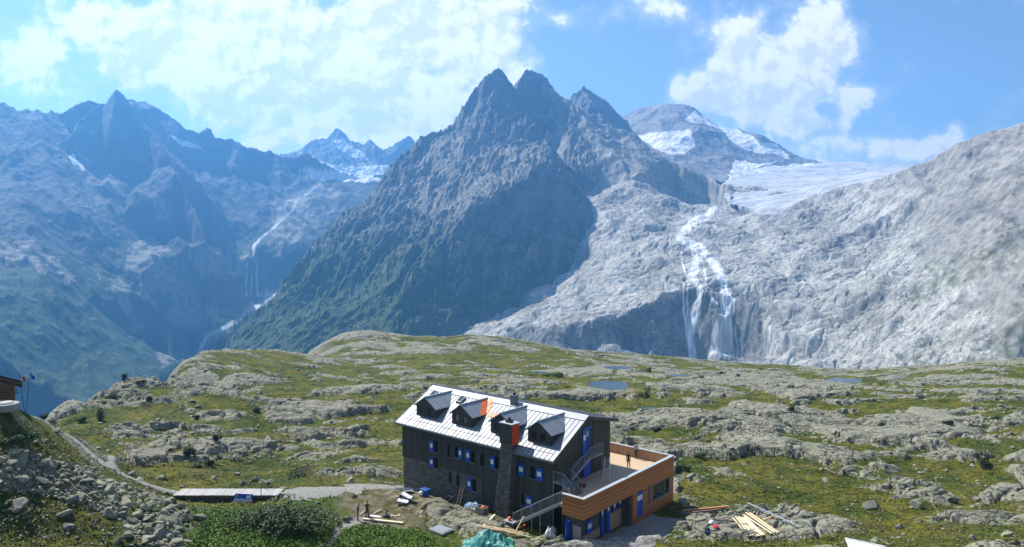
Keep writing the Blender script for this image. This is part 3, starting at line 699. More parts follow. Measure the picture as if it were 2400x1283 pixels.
    diff = diff * (1 - apron) + apron * (0.28 + (small - .2) * .9 - cr * .4)
    over = np.maximum(diff, 0); under = np.minimum(diff, 0)
    H = base + roll * np.clip(amp, 0, 1.0) * sstep(60, 110, d) + turf * np.clip(1 - clear * .8, 0, 1) * .8 + np.where(diff > 0, 1.7 * (1 - np.exp(-over / 1.15)), under * .3) * fade - 1.6 * sstep(110, 260, d) 
    tpx, tpy = topx(X, Y, H)
    tal = inpoly(tpx + fbm(X / 3, Y / 3, 3, 541) * 40, tpy + fbm(X / 3, Y / 3, 3, 545) * 22, TALUS).astype(float)
    diff = np.where(tal > 0, np.maximum(diff, -.25 + fbm(X / 1.6, Y / 1.6, 3, 549) * .9), diff)
    H = H + tal * billow(X / 1.4, Y / 1.4, 3, 551) * .5
    H = H + pathm * -.06
    rough = (fbm(X / 1.1, Y / 1.1, 3, 521) * .10 + (ridged(s / 2.2, t / 1.2, 3, 525) - .5) * .14) * sstep(0.0, .25, diff) * (1 - .65 * sstep(-.05, .25, smooth))
    H = H + rough * np.clip(far, .7, 1.5)
    bank = np.zeros(X.shape)
    for (p, rx, ry) in PONDW:
        q = np.hypot((X - p[0]) / rx, (Y - p[1]) / ry) + fbm(X / (rx * .7), Y / (ry * .7), 4, 531) * .42 + fbm(X / (rx * .3), Y / (ry * .3), 3, 535) * .22
        k = sstep(1.9, 0.85, q)
        H = H * (1 - k) + (p[2] - 1.3 + 1.25 * np.clip(q - .5, 0, 1.5)) * k
        H = np.where((q > 1.12) & (q < 2.4), np.maximum(H, p[2] - .28 + .1 * fbm(X / 1.5, Y / 1.5, 3, 571)), H)
        bank = np.maximum(bank, k)
    # level pad under the buildings
    pad = sstep(1.5, 0.0, np.maximum(np.maximum(-21.5 - hx, hx - 4.5), np.maximum(-4.9 - hy, hy - 8.5)))
    H = H * (1 - pad) + np.minimum(H, base) * pad
    return dict(H=H, rock=diff, path=pathm, yard=yard, bank=bank, meadow=meadow, clear=clear)

GRID = {}
def make_ground():
    t = np.linspace(-0.80, 0.80, 1500); y = np.exp(np.linspace(math.log(26), math.log(640), 200))
    ys = np.concatenate([np.exp(np.linspace(math.log(26), math.log(50), 40))[:-1], np.exp(np.linspace(math.log(50), math.log(470), 1350)), np.exp(np.linspace(math.log(470), math.log(660), 60))[1:]])
    X = ys[:, None] * t[None]; Y = np.repeat(ys[:, None], len(t), 1)
    f = ground_fields(X, Y)
    GRID.update(f=f, ys=ys, n=len(t))
    V = np.stack([X.ravel(), Y.ravel(), f['H'].ravel()], 1)
    o = mesh_np('ground', V, grid_faces(len(ys), len(t)), M_ground, True, {k: f[k].ravel() for k in ('rock', 'path', 'yard', 'bank', 'meadow')})
    link(o); tagk(o, 'structure')
def fields_at(X, Y):
    """bilinear look-up in the finished ground"""
    X = np.asarray(X, float); Y = np.asarray(Y, float); ys = GRID['ys']; n = GRID['n']
    fv = np.clip(np.interp(Y, ys, np.arange(len(ys))), 0, len(ys) - 1.001); fu = np.clip((X / Y + .80) / 1.60 * (n - 1), 0, n - 1.001)
    iv = fv.astype(int); iu = fu.astype(int); a = fu - iu; b = fv - iv
    return {k: (g[iv, iu] * (1 - a) + g[iv, iu + 1] * a) * (1 - b) + (g[iv + 1, iu] * (1 - a) + g[iv + 1, iu + 1] * a) * b for k, g in GRID['f'].items()}
def gz(x, y):
    return float(fields_at(np.array([float(x)]), np.array([float(y)]))['H'][0])
def G(px, py, y0=None, it=12):
    """point of the ground seen at a photo pixel"""
    ys = np.exp(np.linspace(math.log(48), math.log(440), 900)) if y0 is None else np.linspace(y0 * .85, y0 * 1.15, 500)
    p = np.array([W(px, py, q) for q in ys])
    h = fields_at(p[:, 0], p[:, 1])['H']
    below = np.nonzero(p[:, 2] <= h)[0]
    i = below[0] if len(below) else int(np.argmin(p[:, 2] - h))
    return Vector((p[i, 0], p[i, 1], h[i]))

m, nt, b = material('alpine_ground'); M_ground = m
g = nt.new('ShaderNodeNewGeometry'); P = g.outputs['Position']
n_a = nt.noise(P, 0.35, 6, .62, .3); n_b = nt.noise(P, 2.2, 6, .65); n_c = nt.noise(P, 9.0, 4, .7)
rk = nt.math('ADD', nt.attr('rock'), nt.math('MULTIPLY', nt.math('SUBTRACT', n_b, 0.5), 2.0))
rk = nt.math('ADD', rk, nt.math('MULTIPLY', nt.math('SUBTRACT', n_a, 0.5), 2.2))
spN = nt.new('ShaderNodeSeparateXYZ'); nt.link(g.outputs['True Normal'], spN.inputs[0])
rk = nt.math('ADD', rk, nt.mapr(spN.outputs[2], 0.55, 0.80, 0.9, 0.0))
rmask = nt.mapr(rk, -0.06, 0.14)
# rock: pale granite with lichen and dark water streaks
lich = nt.noise(P, 0.9, 8, .7, .4)
rock = nt.mix(nt.mapr(n_b, .3, .7), (0.165, 0.158, 0.116), (0.298, 0.285, 0.216))
rock = nt.mix(nt.math('MULTIPLY', nt.mapr(lich, .48, .64), .65), rock, (0.34, 0.34, 0.215))
rock = nt.mix(nt.math('MULTIPLY', nt.mapr(nt.noise(nt.scalev(P, (1, 1, .4)), 1.6, 8, .72, .6), .56, .70), .65), rock, (0.105, 0.105, 0.10))
jd = nt.new('ShaderNodeVectorMath', operation='ADD'); nt.link(nt.scalev(P, (.55, 1.1, 1.2)), jd.inputs[0])
js = nt.new('ShaderNodeVectorMath', operation='SCALE'); nt.link(nt.noise(P, .5, 5, .6, 0, 'Color'), js.inputs[0]); js.inputs['Scale'].default_value = 1.6; nt.link(js.outputs[0], jd.inputs[1])
jt = nt.voro(jd.outputs[0], .5, 'DISTANCE_TO_EDGE'); jl = nt.mapr(jt, 0.0, .05)
rock = nt.mix(nt.math('MULTIPLY', nt.math('SUBTRACT', 1.0, jl), .75), rock, (0.05, 0.05, 0.04))  # joint lines, with the deep crevice shadow darkened into the colour
# turf: green, olive and the red-brown of dwarf shrubs
tn = nt.noise(P, 0.16, 7, .65, .5); tn2 = nt.noise(P, 1.3, 7, .7); tn3 = nt.noise(P, .075, 5, .6)
turf = nt.mix(nt.mapr(tn, .38, .62), (0.052, 0.084, 0.004), (0.155, 0.148, 0.012))
turf = nt.mix(nt.math('MULTIPLY', nt.mapr(nt.noise(P, .28, 7, .68, .4), .55, .68), .7), turf, (0.115, 0.068, 0.022))
turf = nt.mix(nt.mapr(tn2, .35, .70), nt.mix(1.0, turf, (.42, .44, .40), 'MULTIPLY'), nt.mix(1.0, turf, (1.35, 1.3, 1.15), 'MULTIPLY'))
turf = nt.mix(nt.mapr(n_c, .62, .70), turf, (0.25, 0.24, 0.17))
turf = nt.mix(nt.math('MULTIPLY', nt.attr('meadow'), nt.mapr(tn2, .30, .6, .25, .9)), turf, nt.mix(n_b, (0.030, 0.075, 0.006), (0.085, 0.150, 0.015)))
col = nt.mix(rmask, turf, rock)
# paths and the trodden yard
grit = nt.mix(nt.mapr(nt.noise(P, 3.5, 7, .75), .35, .65), (0.24, 0.225, 0.195), (0.43, 0.415, 0.37))
earth = nt.mix(nt.mapr(nt.noise(P, 1.2, 7, .7), .38, .62), (0.115, 0.105, 0.028), (0.26, 0.215, 0.155))
col = nt.mix(nt.math('MULTIPLY', nt.attr('yard'), nt.mapr(n_a, .3, .5, .5, 1.0)), col, earth)
pm = nt.mapr(nt.math('ADD', nt.attr('path'), nt.math('MULTIPLY', nt.math('SUBTRACT', n_b, .5), .7)), .42, .62)
col = nt.mix(pm, col, grit)
mud = nt.mapr(nt.math('ADD', nt.attr('bank'), nt.math('MULTIPLY', nt.math('SUBTRACT', n_a, .5), .5)), .55, .8)
col = nt.mix(nt.math('MULTIPLY', mud, .8), col, (0.10, 0.085, 0.065))
nt.link(col, b.inputs['Base Color'])
b.inputs['Roughness'].default_value = .92; b.inputs['Specular IOR Level'].default_value = .2
hr = nt.math('ADD', nt.math('MULTIPLY', jl, .5), nt.math('ADD', nt.math('MULTIPLY', n_b, .8), nt.math('MULTIPLY', n_c, .35)))
ht = nt.math('ADD', nt.math('MULTIPLY', tn2, 1.0), nt.math('MULTIPLY', n_c, .8))
hh = nt.math('ADD', nt.math('MULTIPLY', hr, rmask), nt.math('MULTIPLY', ht, nt.math('SUBTRACT', 1.0, rmask)))
nt.link(nt.bump(hh, .9, .35), b.inputs['Normal'])
make_ground()

m, nt, b = material('tarn_water'); M_water = m
b.inputs['Base Color'].default_value = (0.045, 0.060, 0.055, 1); b.inputs['Roughness'].default_value = .16; b.inputs['IOR'].default_value = 1.33
nt.link(nt.bump(nt.noise(nt.new('ShaderNodeNewGeometry').outputs['Position'], 1.5, 4), .35, .08), b.inputs['Normal'])
for (p, rx, ry) in PONDW:
    a = np.linspace(0, 2 * pi, 64, endpoint=False)
    V = np.concatenate([[[0, 0, 0]], np.stack([np.cos(a) * rx * 1.5, np.sin(a) * ry * 1.5, 0 * a], 1)])
    fc = np.stack([np.zeros(64, int), np.arange(64) + 1, (np.arange(64) + 1) % 64 + 1], 1)
    o = mesh_np('water', V, fc, M_water, True); o.location = (p[0], p[1], p[2] - .35); link(o); tagk(o, 'structure')
# ------------------------------------------------------------------ builder for solid parts
class MB:
    def __init__(s, off=(0, 0, 0)):
        s.v, s.f, s.m, s.off = [], [], [], Vector(off)
    def _add(s, vs, fs, mi=0):
        b = len(s.v)
        s.v += [Vector(v) - s.off for v in vs]
        s.f += [tuple(b + i for i in f) for f in fs]; s.m += [mi] * len(fs)
        return s
    def box(s, x0, x1, y0, y1, z0, z1, mi=0):
        return s.hexa([(x0, y0, z0), (x1, y0, z0), (x1, y1, z0), (x0, y1, z0)], [(x0, y0, z1), (x1, y0, z1), (x1, y1, z1), (x0, y1, z1)], mi)
    def hexa(s, lo, hi, mi=0):
        return s._add(list(lo) + list(hi), [(3, 2, 1, 0), (4, 5, 6, 7), (0, 1, 5, 4), (1, 2, 6, 5), (2, 3, 7, 6), (3, 0, 4, 7)], mi)
    def prism(s, poly, d, mi=0):
        n = len(poly); d = Vector(d); a = [Vector(p) for p in poly]
        return s._add(a + [p + d for p in a], [tuple(range(n - 1, -1, -1)), tuple(range(n, 2 * n))] + [(i, (i + 1) % n, n + (i + 1) % n, n + i) for i in range(n)], mi)
    def bar(s, p, q, w, h=None, mi=0, up=(0, 0, 1)):
        p, q = Vector(p), Vector(q); h = h or w; d = (q - p).normalized(); u = Vector(up)
        if abs(d.dot(u)) > .98: u = Vector((0, 1, 0))
        a = d.cross(u).normalized() * w / 2; b = a.cross(d).normalized() * h / 2
        return s.hexa([p - a - b, p + a - b, p + a + b, p - a + b], [q - a - b, q + a - b, q + a + b, q - a + b], mi)
    def tube(s, p, q, r, r2=None, n=8, mi=0):
        p, q = Vector(p), Vector(q); r2 = r if r2 is None else r2; d = (q - p).normalized(); u = Vector((0, 0, 1)) if abs(d.z) < .9 else Vector((1, 0, 0))
        a = d.cross(u).normalized(); b = d.cross(a)
        A = [p + (a * cos(2 * pi * i / n) + b * sin(2 * pi * i / n)) * r for i in range(n)]
        B = [q + (a * cos(2 * pi * i / n) + b * sin(2 * pi * i / n)) * r2 for i in range(n)]
        return s._add(A + B, [tuple(range(n)), tuple(range(2 * n - 1, n - 1, -1))] + [(i, n + i, n + (i + 1) % n, (i + 1) % n) for i in range(n)], mi)
    def lathe(s, prof, c=(0, 0, 0), n=20, mi=0):
        c = Vector(c); vs, fs = [], []
        for r, z in prof:
            vs += [c + Vector((r * cos(2 * pi * i / n), r * sin(2 * pi * i / n), z)) for i in range(n)]
        for k in range(len(prof) - 1):
            fs += [(k * n + i, k * n + (i + 1) % n, (k + 1) * n + (i + 1) % n, (k + 1) * n + i) for i in range(n)]
        fs += [tuple(range(n - 1, -1, -1)), tuple((len(prof) - 1) * n + i for i in range(n))]
        return s._add(vs, fs, mi)
    def build(s, name, mats, parent=None, smooth=False, bevel=0.0):
        me = bpy.data.meshes.new(name); me.from_pydata([tuple(v) for v in s.v], [], s.f); me.update()
        for m_ in (mats if isinstance(mats, (list, tuple)) else [mats]): me.materials.append(m_)
        me.polygons.foreach_set('material_index', s.m)
        bm = bmesh.new(); bm.from_mesh(me); bmesh.ops.recalc_face_normals(bm, faces=bm.faces); bm.to_mesh(me); bm.free()
        if smooth: me.polygons.foreach_set('use_smooth', [True] * len(me.polygons))
        o = bpy.data.objects.new(name, me); link(o, parent)
        if bevel:
            b_ = o.modifiers.new('bevel', 'BEVEL'); b_.width = bevel; b_.segments = 2; b_.limit_method = 'ANGLE'
        return o
def copy_tree(o, parent=None):
    c = o.copy(); C.objects.link(c); c.parent = parent
    for ch in list(o.children): copy_tree(ch, c)
    return c
def wall_holes(mb, x0, x1, z0, z1, y0, y1, holes, axis='x', mi=0):
    """a wall slab with openings: cells between the opening edges that are not holes"""
    xs = sorted({x0, x1, *[h[0] for h in holes], *[h[1] for h in holes]}); zs = sorted({z0, z1, *[h[2] for h in holes], *[h[3] for h in holes]})
    xs = [x for x in xs if x0 <= x <= x1]; zs = [z for z in zs if z0 <= z <= z1]
    for a, b in zip(xs[:-1], xs[1:]):
        run = None
        for c, d in list(zip(zs[:-1], zs[1:])) + [(None, None)]:
            solid = c is not None and not any(h[0] <= (a + b) / 2 <= h[1] and h[2] <= (c + d) / 2 <= h[3] for h in holes)
            if solid: run = (run[0], d) if run else (c, d)
            elif run:
                if axis == 'x': mb.box(a, b, y0, y1, run[0], run[1], mi)
                else: mb.box(y0, y1, a, b, run[0], run[1], mi)
                run = None

# ------------------------------------------------------------------ building materials
def board_mat(name, ca, cb, axis=0, pitch=0.2, rough=.75, gap=.06, bstr=.6, spec=.3):
    m, nt, b = material(name)
    P = nt.new('ShaderNodeTexCoord').outputs['Object']
    sp = nt.new('ShaderNodeSeparateXYZ'); nt.link(P, sp.inputs[0])
    u = nt.math('MULTIPLY', sp.outputs[axis], 1 / pitch)
    fr = nt.math('FRACT', u); cell = nt.math('FLOOR', u)
    wn = nt.new('ShaderNodeTexWhiteNoise'); wn.noise_dimensions = '1D'; nt.link(cell, wn.inputs['W'])
    stretch = [1.2, 1.2, 1.2]; stretch[axis] = 12 / 1.0
    gr = nt.noise(nt.scalev(P, tuple(stretch)), 2.0, 6, .65)
    k = nt.math('ADD', nt.math('MULTIPLY', wn.outputs['Value'], .6), nt.math('MULTIPLY', gr, .5))
    col = nt.mix(k, ca, cb)
    e = nt.math('MINIMUM', fr, nt.math('SUBTRACT', 1.0, fr)); g = nt.mapr(e, 0, gap)
    col = nt.mix(g, nt.mix(1.0, col, (.35, .35, .35), 'MULTIPLY'), col)
    nt.link(col, b.inputs['Base Color']); b.inputs['Roughness'].default_value = rough; b.inputs['Specular IOR Level'].default_value = spec
    nt.link(nt.bump(nt.math('ADD', g, nt.math('MULTIPLY', gr, .25)), bstr, .02), b.inputs['Normal'])
    return m
M_clad = board_mat('dark_cladding_front', (0.050, 0.050, 0.043), (0.092, 0.090, 0.076), 0, .33, gap=.1)
M_clad_g = board_mat('dark_cladding_gable', (0.060, 0.056, 0.045), (0.115, 0.106, 0.084), 1, .33, gap=.1)
M_larch = board_mat('larch_boards', (0.28, 0.092, 0.024), (0.58, 0.235, 0.078), 2, .19, .55, .09, 1.0)
M_larch_in = board_mat('larch_boards_upright', (0.36, 0.22, 0.14), (0.46, 0.29, 0.19), 0, .42, .7, .03, .4)
M_deck = board_mat('deck_boards', (0.47, 0.335, 0.205), (0.60, 0.44, 0.285), 1, .14, .6, .04, .3)
M_greyplank = board_mat('weathered_planks', (0.30, 0.285, 0.26), (0.50, 0.48, 0.45), 0, .24, .85, .07, .6)
M_blue = simple('shutter_blue', (0.010, 0.085, 0.46), .5, 0, .12, 4)
M_white = simple('white_paint', (0.80, 0.80, 0.80), .5, 0, .06, 4)
M_dark = simple('dark_opening', (0.012, 0.013, 0.013), .4)
M_coping = simple('zinc_coping', (0.47, 0.48, 0.475), .45, .3, .08, 2)
M_galv = simple('galvanised_steel', (0.30, 0.33, 0.36), .5, .6, .1, 5)
M_galv_b = simple('bright_steel', (0.60, 0.62, 0.64), .4, .7, .1, 5)
M_orange = simple('orange_primer', (0.80, 0.16, 0.015), .55, 0, .15, 2)
M_redpr = simple('red_lead_primer', (0.62, 0.075, 0.012), .55, 0, .2, 2)
M_conc = simple('grey_concrete', (0.27, 0.265, 0.25), .9, 0, .2, 1.5, .01)
M_grate = simple('steel_grating', (0.16, 0.18, 0.20), .55, .4, .15, 6)
m, nt, b = material('rubble_masonry'); M_stone = m
P = nt.new('ShaderNodeTexCoord').outputs['Object']
ps = nt.scalev(P, (1, 1, 1.5)); v1 = nt.voro(ps, 2.6, 'DISTANCE_TO_EDGE'); vc = nt.voro(ps, 2.6, 'F1', 'Color')
k = nt.mapr(v1, 0.01, .09); sp = nt.new('ShaderNodeSeparateXYZ'); nt.link(vc, sp.inputs[0])
col = nt.mix(sp.outputs[0], (0.085, 0.080, 0.070), (0.20, 0.185, 0.16)); col = nt.mix(k, (0.13, 0.125, 0.115), col)
col = nt.mix(nt.mapr(nt.noise(P, 6, 6, .7), .3, .7), nt.mix(1.0, col, (.6, .6, .6), 'MULTIPLY'), col)
nt.link(col, b.inputs['Base Color']); b.inputs['Roughness'].default_value = .9; nt.link(nt.bump(k, .8, .05), b.inputs['Normal'])
def roof_mat(name, c, rough, metal, seam=.56, axis=0):
    m, nt, b = material(name)
    P = nt.new('ShaderNodeTexCoord').outputs['Object']
    sp = nt.new('ShaderNodeSeparateXYZ'); nt.link(P, sp.inputs[0])
    u = nt.math('MULTIPLY', sp.outputs[axis], 1 / seam); cell = nt.math('FLOOR', u)
    wn = nt.new('ShaderNodeTexWhiteNoise'); wn.noise_dimensions = '1D'; nt.link(cell, wn.inputs['W'])
    vv = nt.math('ADD', nt.math('MULTIPLY', sp.outputs[1 - axis], 1 / 1.1), nt.math('MULTIPLY', wn.outputs['Value'], 3.0))
    cross = nt.math('FRACT', vv); ce = nt.mapr(cross, 0, .05)
    wn2 = nt.new('ShaderNodeTexWhiteNoise'); wn2.noise_dimensions = '2D'
    cb = nt.new('ShaderNodeCombineXYZ'); nt.link(cell, cb.inputs[0]); nt.link(nt.math('FLOOR', vv), cb.inputs[1]); nt.link(cb.outputs[0], wn2.inputs['Vector'])
    col = nt.mix(wn2.outputs['Value'], tuple(x * .90 for x in c), c)
    nt.link(col, b.inputs['Base Color']); b.inputs['Metallic'].default_value = metal
    nt.link(nt.math('MULTIPLY_ADD', wn2.outputs['Value'], .10, rough), b.inputs['Roughness'])
    wav = nt.noise(P, 2.2, 3, .5)
    nt.link(nt.bump(nt.math('ADD', nt.math('MULTIPLY', wav, .9), nt.math('MULTIPLY', ce, .3)), .35, .02), b.inputs['Normal'])
    return m
M_roof = roof_mat('standing_seam_zinc', (0.27, 0.28, 0.295), .52, .28)
M_roofd = roof_mat('dormer_zinc', (0.36, 0.38, 0.40), .45, .55, .42, 1)
M_roofb = simple('dark_roof_sheet', (0.075, 0.078, 0.082), .5, .3, .15, 1)
m, nt, b = material('window_glass'); M_glass = m
b.inputs['Base Color'].default_value = (0.02, 0.025, 0.03, 1); b.inputs['Roughness'].default_value = .04; b.inputs['Specular IOR Level'].default_value = .8

# ------------------------------------------------------------------ the mountain hut
HO = (-11, 0, -11)
hut = empty('mountain_hut', HL(*HO), -PSI)
tag(hut, 'long dark-clad mountain hut with silver metal roof, four dormers and blue shutters', 'mountain hut')
def MH(): return MB(HO)
kf, kb = 3.165 / 5.843, 1.32 / 5.495
X0, X1 = -22.05, -0.45; YF, YB = -5.14, 4.72; ZB = -11.6
def zf(y): return y * kf
WIN = [  # opening x0,x1, z0,z1, shutter x0,x1
    (-16.9, -16.25, -5.72, -4.5, -17.5, -16.9), (-16.9, -16.25, -7.5, -6.42, -17.5, -16.9), (-13.72, -13.12, -5.68, -4.48, -13.12, -12.52), (-11.38, -10.7, -5.70, -4.5, -12.0, -11.38),
    (-7.95, -7.3, -5.72, -4.5, -8.58, -7.95), (-5.42, -4.86, -5.7, -4.48, -4.86, -4.06), (-3.35, -2.60, -5.68, -4.48, -2.60, -1.76), (-11.2, -10.5, -8.75, -7.5, -11.82, -11.2), (-4.5, -3.88, -8.65, -7.5, -3.88, -3.04)]
SLIT = [(-14.8, -14.38, -5.75, -4.45), (-9.98, -9.5, -5.78, -4.48), (-14.68, -14.2, -8.7, -7.5), (-13.52, -13.05, -8.7, -7.48)]
ZS = -7.2
up = [w for w in WIN if w[3] > ZS] + [s for s in SLIT if s[3] > ZS]; lo = WIN + SLIT
mb = MH(); wall_holes(mb, X0, X1, ZS, -2.75, YF, YF + .4, [h[:4] for h in lo])
wall_holes(mb, -9.9, X1, -9.6, ZS - .004, YF, YF + .4, [h[:4] for h in lo])
for i in range(66):
    bx = X0 + .1 + i * .33
    if bx > X1 - .05: break
    segs = [(ZS if bx < -9.9 else -9.6, -2.9)]
    for h in lo:
        if h[0] - .06 < bx < h[1] + .06:
            ns = []
            for a_, b_ in segs:
                if h[2] >= b_ or h[3] <= a_: ns.append((a_, b_))
                else: ns += [(a_, h[2] - .02), (h[3] + .02, b_)]
            segs = [q for q in ns if q[1] - q[0] > .05]
    for a_, b_ in segs: mb.box(bx - .025, bx + .025, YF - .035, YF - .003, a_ + .01, b_)
mb.build('wall', M_clad, hut)
mb = MH(); wall_holes(mb, X0 + .12, -9.9, ZB, ZS - .004, YF + .06, YF + .4, [h[:4] for h in lo]); mb.box(-9.9, X1 - .1, YF + .1, YF + .4, ZB, -9.604)
mb.box(X0 + .12, X0 + .5, YF + .41, YB - .1, ZB, ZS); mb.box(X0 + .5, X1, YB - .5, YB - .1, ZB, ZS)
mb.build('stone_base', M_stone, hut)
# gable end facing the terrace
DOORS = [(-.45, 1.2, -3.9, -1.45), (-.3, 1.2, -6.3, -4.25)]
mb = MH()
gt = lambda y: (zf(y) if y < 0 else -y * kb) - .22
ys_ = [YF + .41, -3.9, -2.4, -1.2, -.45, 0.0, 1.2, 2.4, 3.6, YB]
for a_, b_ in zip(ys_[:-1], ys_[1:]):
    cuts = sorted([d[2:] for d in DOORS if d[0] <= (a_ + b_) / 2 <= d[1]]); z = -9.9; runs = []
    for c_ in cuts: runs.append((z, c_[0])); z = c_[1]
    for r0, r1 in runs: mb.box(X1 - .4, X1 - .004, a_, b_, r0, r1)
    mb.prism([(X1 - .4, a_, z), (X1 - .4, b_, z), (X1 - .4, b_, gt(b_)), (X1 - .4, a_, gt(a_))], (.396, 0, 0))
for i in range(30):
    by = YF + .25 + i * .33
    if by > YB - .05: break
    segs = [(-6.25, gt(by) - .02)]
    for d in DOORS:
        if d[0] - .08 < by < d[1] + .08: segs = [q for a_, b_ in segs for q in ((a_, d[2] - .05), (d[3] + .05, b_)) if q[1] - q[0] > .1]
    for a_, b_ in segs: mb.box(X1 - .002, X1 + .032, by - .03, by + .03, a_, b_)
mb.box(X0, X0 + .4, YF + .41, YB, ZS, -3.0); mb.prism([(X0, YF + .41, -3.0), (X0, YB, -3.0), (X0, YB, gt(YB)), (X0, 0, gt(0)), (X0, YF + .41, gt(YF + .41))], (.4, 0, 0))
mb.box(X0 + .4, X1 - .41, YB - .4, YB, ZS, gt(YB) - .02)
mb.build('gable_wall', M_clad_g, hut)
inner = MH(); inner.box(X0 + .9, X1 - .9, YF + .8, YB - .9, ZB + .3, -3.3); inner.build('interior', M_dark, hut)

def shutter(mbx, axis, a, b, y, z0, z1):
    """leaf with a white square let into the blue board; second material is the white"""
    t = .05; w = b - a; c0, c1 = a + w * .2, b - w * .2; h = z1 - z0; s0, s1 = z0 + h * .36, z0 + h * .72
    mbx.box(a, b, y - t, y, z0, z1, 0); mbx.box(c0, c1, y - t - .012, y - t - .002, s0, s1, 1)
    mbx.box(a + .03, b - .03, y - t - .03, y - t - .002, z1 - .12, z1 - .05, 0); mbx.box(a + .03, b - .03, y - t - .03, y - t - .002, z0 + .05, z0 + .12, 0)
for (a_, b_, z0, z1, s0, s1) in WIN:
    q = MH(); q.box(a_ + .003, b_ - .003, YF + .26, YF + .30, z0 + .003, z1 - .003, 0)
    q.box(a_ + .003, a_ + .06, YF + .2, YF + .259, z0 + .01, z1 - .01, 1); q.box(b_ - .06, b_ - .003, YF + .2, YF + .259, z0 + .01, z1 - .01, 1); q.box(a_ + .065, b_ - .065, YF + .2, YF + .259, (z0 + z1) / 2 - .025, (z0 + z1) / 2 + .025, 1)
    wo = q.build('window', [M_glass, M_dark], hut)
    q = MH(); shutter(q, 'x', s0, s1, YF - .045, z0 - .03, z1 + .03); q.build('shutter', [M_blue, M_white], wo)
    q = MH(); q.box(a_ - .05, b_ + .05, YF - .09, YF - .04, z0 - .075, z0 - .032); q.build('sill', M_galv, wo)
for (a_, b_, z0, z1) in SLIT:
    q = MH(); q.box(a_ + .003, b_ - .003, YF + .22, YF + .26, z0 + .003, z1 - .003); q.build('window', M_dark, hut)
# upper and lower door in the gable, both blue
for (a_, b_, z0, z1) in DOORS:
    q = MH(); mid = a_ + .55
    q.box(X1 - .12, X1 - .05, mid + .01, b_ - .02, z0 + .01, z1 - .02, 0)
    q.box(X1 - .049, X1 - .035, mid + .18, mid + .6, z1 - .85, z1 - .25, 1) if z1 > -3 else None
    q.box(X1 + .04, X1 + .10, a_ - .02, mid - .01, z0 + .01, z1 - .02, 0)          # second leaf stands open
    if z1 > -3: q.box(X1 + .101, X1 + .115, a_ + .08, mid - .1, z1 - 1.05, z1 - .5, 1)
    if z1 > -3: q.prism([(X1 + .035, a_ - .05, z1 - .015), (X1 + .035, b_ + .05, z1 - .015), (X1 + .035, b_ - .1, z1 + .14), (X1 + .035, (a_ + b_) / 2, z1 + .22), (X1 + .035, a_ + .1, z1 + .14)], (.05, 0, 0), 0)
    d = q.build('door', [M_blue, M_white], hut)
    q = MH(); q.box(X1 - .034, X1 + .0, mid + .06, mid + .16, z0 + 1.0, z0 + 1.05); q.build('handle', M_galv_b, d)
# roof
TH = .20
mb = MH()
XE0, XE1 = -22.42, .02
mb.prism([(XE0, 0, 0), (XE0, -5.86, zf(-5.86)), (XE0, -5.86, zf(-5.86) - TH), (XE0, 0, -TH)], (XE1 - XE0, 0, 0), 0)
n = 40
for i in range(n + 1):
    x = XE0 + .02 + (XE1 - XE0 - .04) * i / n
    mb.hexa([(x - .018, -.75, zf(-.75) + .002), (x + .018, -.75, zf(-.75) + .002), (x + .018, -5.86, zf(-5.86) + .002), (x - .018, -5.86, zf(-5.86) + .002)],
            [(x - .018, -.75, zf(-.75) + .05), (x + .018, -.75, zf(-.75) + .05), (x + .018, -5.86, zf(-5.86) + .05), (x - .018, -5.86, zf(-5.86) + .05)], 0)
mb.hexa([(XE0 - .01, 0.02, .004), (XE1 + .01, .02, .004), (XE1 + .01, -.72, zf(-.72) + .004), (XE0 - .01, -.72, zf(-.72) + .004)], [(XE0 - .01, .02, .09), (XE1 + .01, .02, .09), (XE1 + .01, -.72, zf(-.72) + .09), (XE0 - .01, -.72, zf(-.72) + .09)], 0)
roof = mb.build('roof', M_roof, hut)
mb = MH(); mb.prism([(XE0, .021, -.004), (XE0, .021, -TH), (XE0, 5.5, -5.5 * kb - TH), (XE0, 5.5, -5.5 * kb)], (XE1 + .03 - XE0, 0, 0)); mb.build('rear_roof', M_roofb, hut)
mb = MH()
for yy_ in (.35, .8, 1.5, 2.3, 3.1): mb.bar((XE0, yy_, -yy_ * kb + .16), (XE1, yy_, -yy_ * kb + .16), .05)
for yy_ in (.35, .8, 1.5, 2.3, 3.1):
    for i in range(24): x = XE0 + .4 + i * .94; mb.bar((x, yy_, -yy_ * kb), (x, yy_, -yy_ * kb + .16), .04)
mb.build('snow_guard', M_grate, roof)
mb = MH(); mb.box(XE0, XE1, -5.99, -5.865, zf(-5.86) - .2, zf(-5.86) - .03); mb.build('gutter', M_grate, roof)
mb = MH()   # barge boards
mb.prism([(XE1 + .003, 0, -.03), (XE1 + .003, -5.85, zf(-5.85) - .03), (XE1 + .003, -5.85, zf(-5.85) - .30), (XE1 + .003, 0, -.34)], (.05, 0, 0)); mb.prism([(XE1 + .035, .03, -.03), (XE1 + .035, .03, -.34), (XE1 + .035, 5.5, -5.5 * kb - .34), (XE1 + .035, 5.5, -5.5 * kb - .02)], (.05, 0, 0))
mb.build('barge_board', M_clad_g, hut)
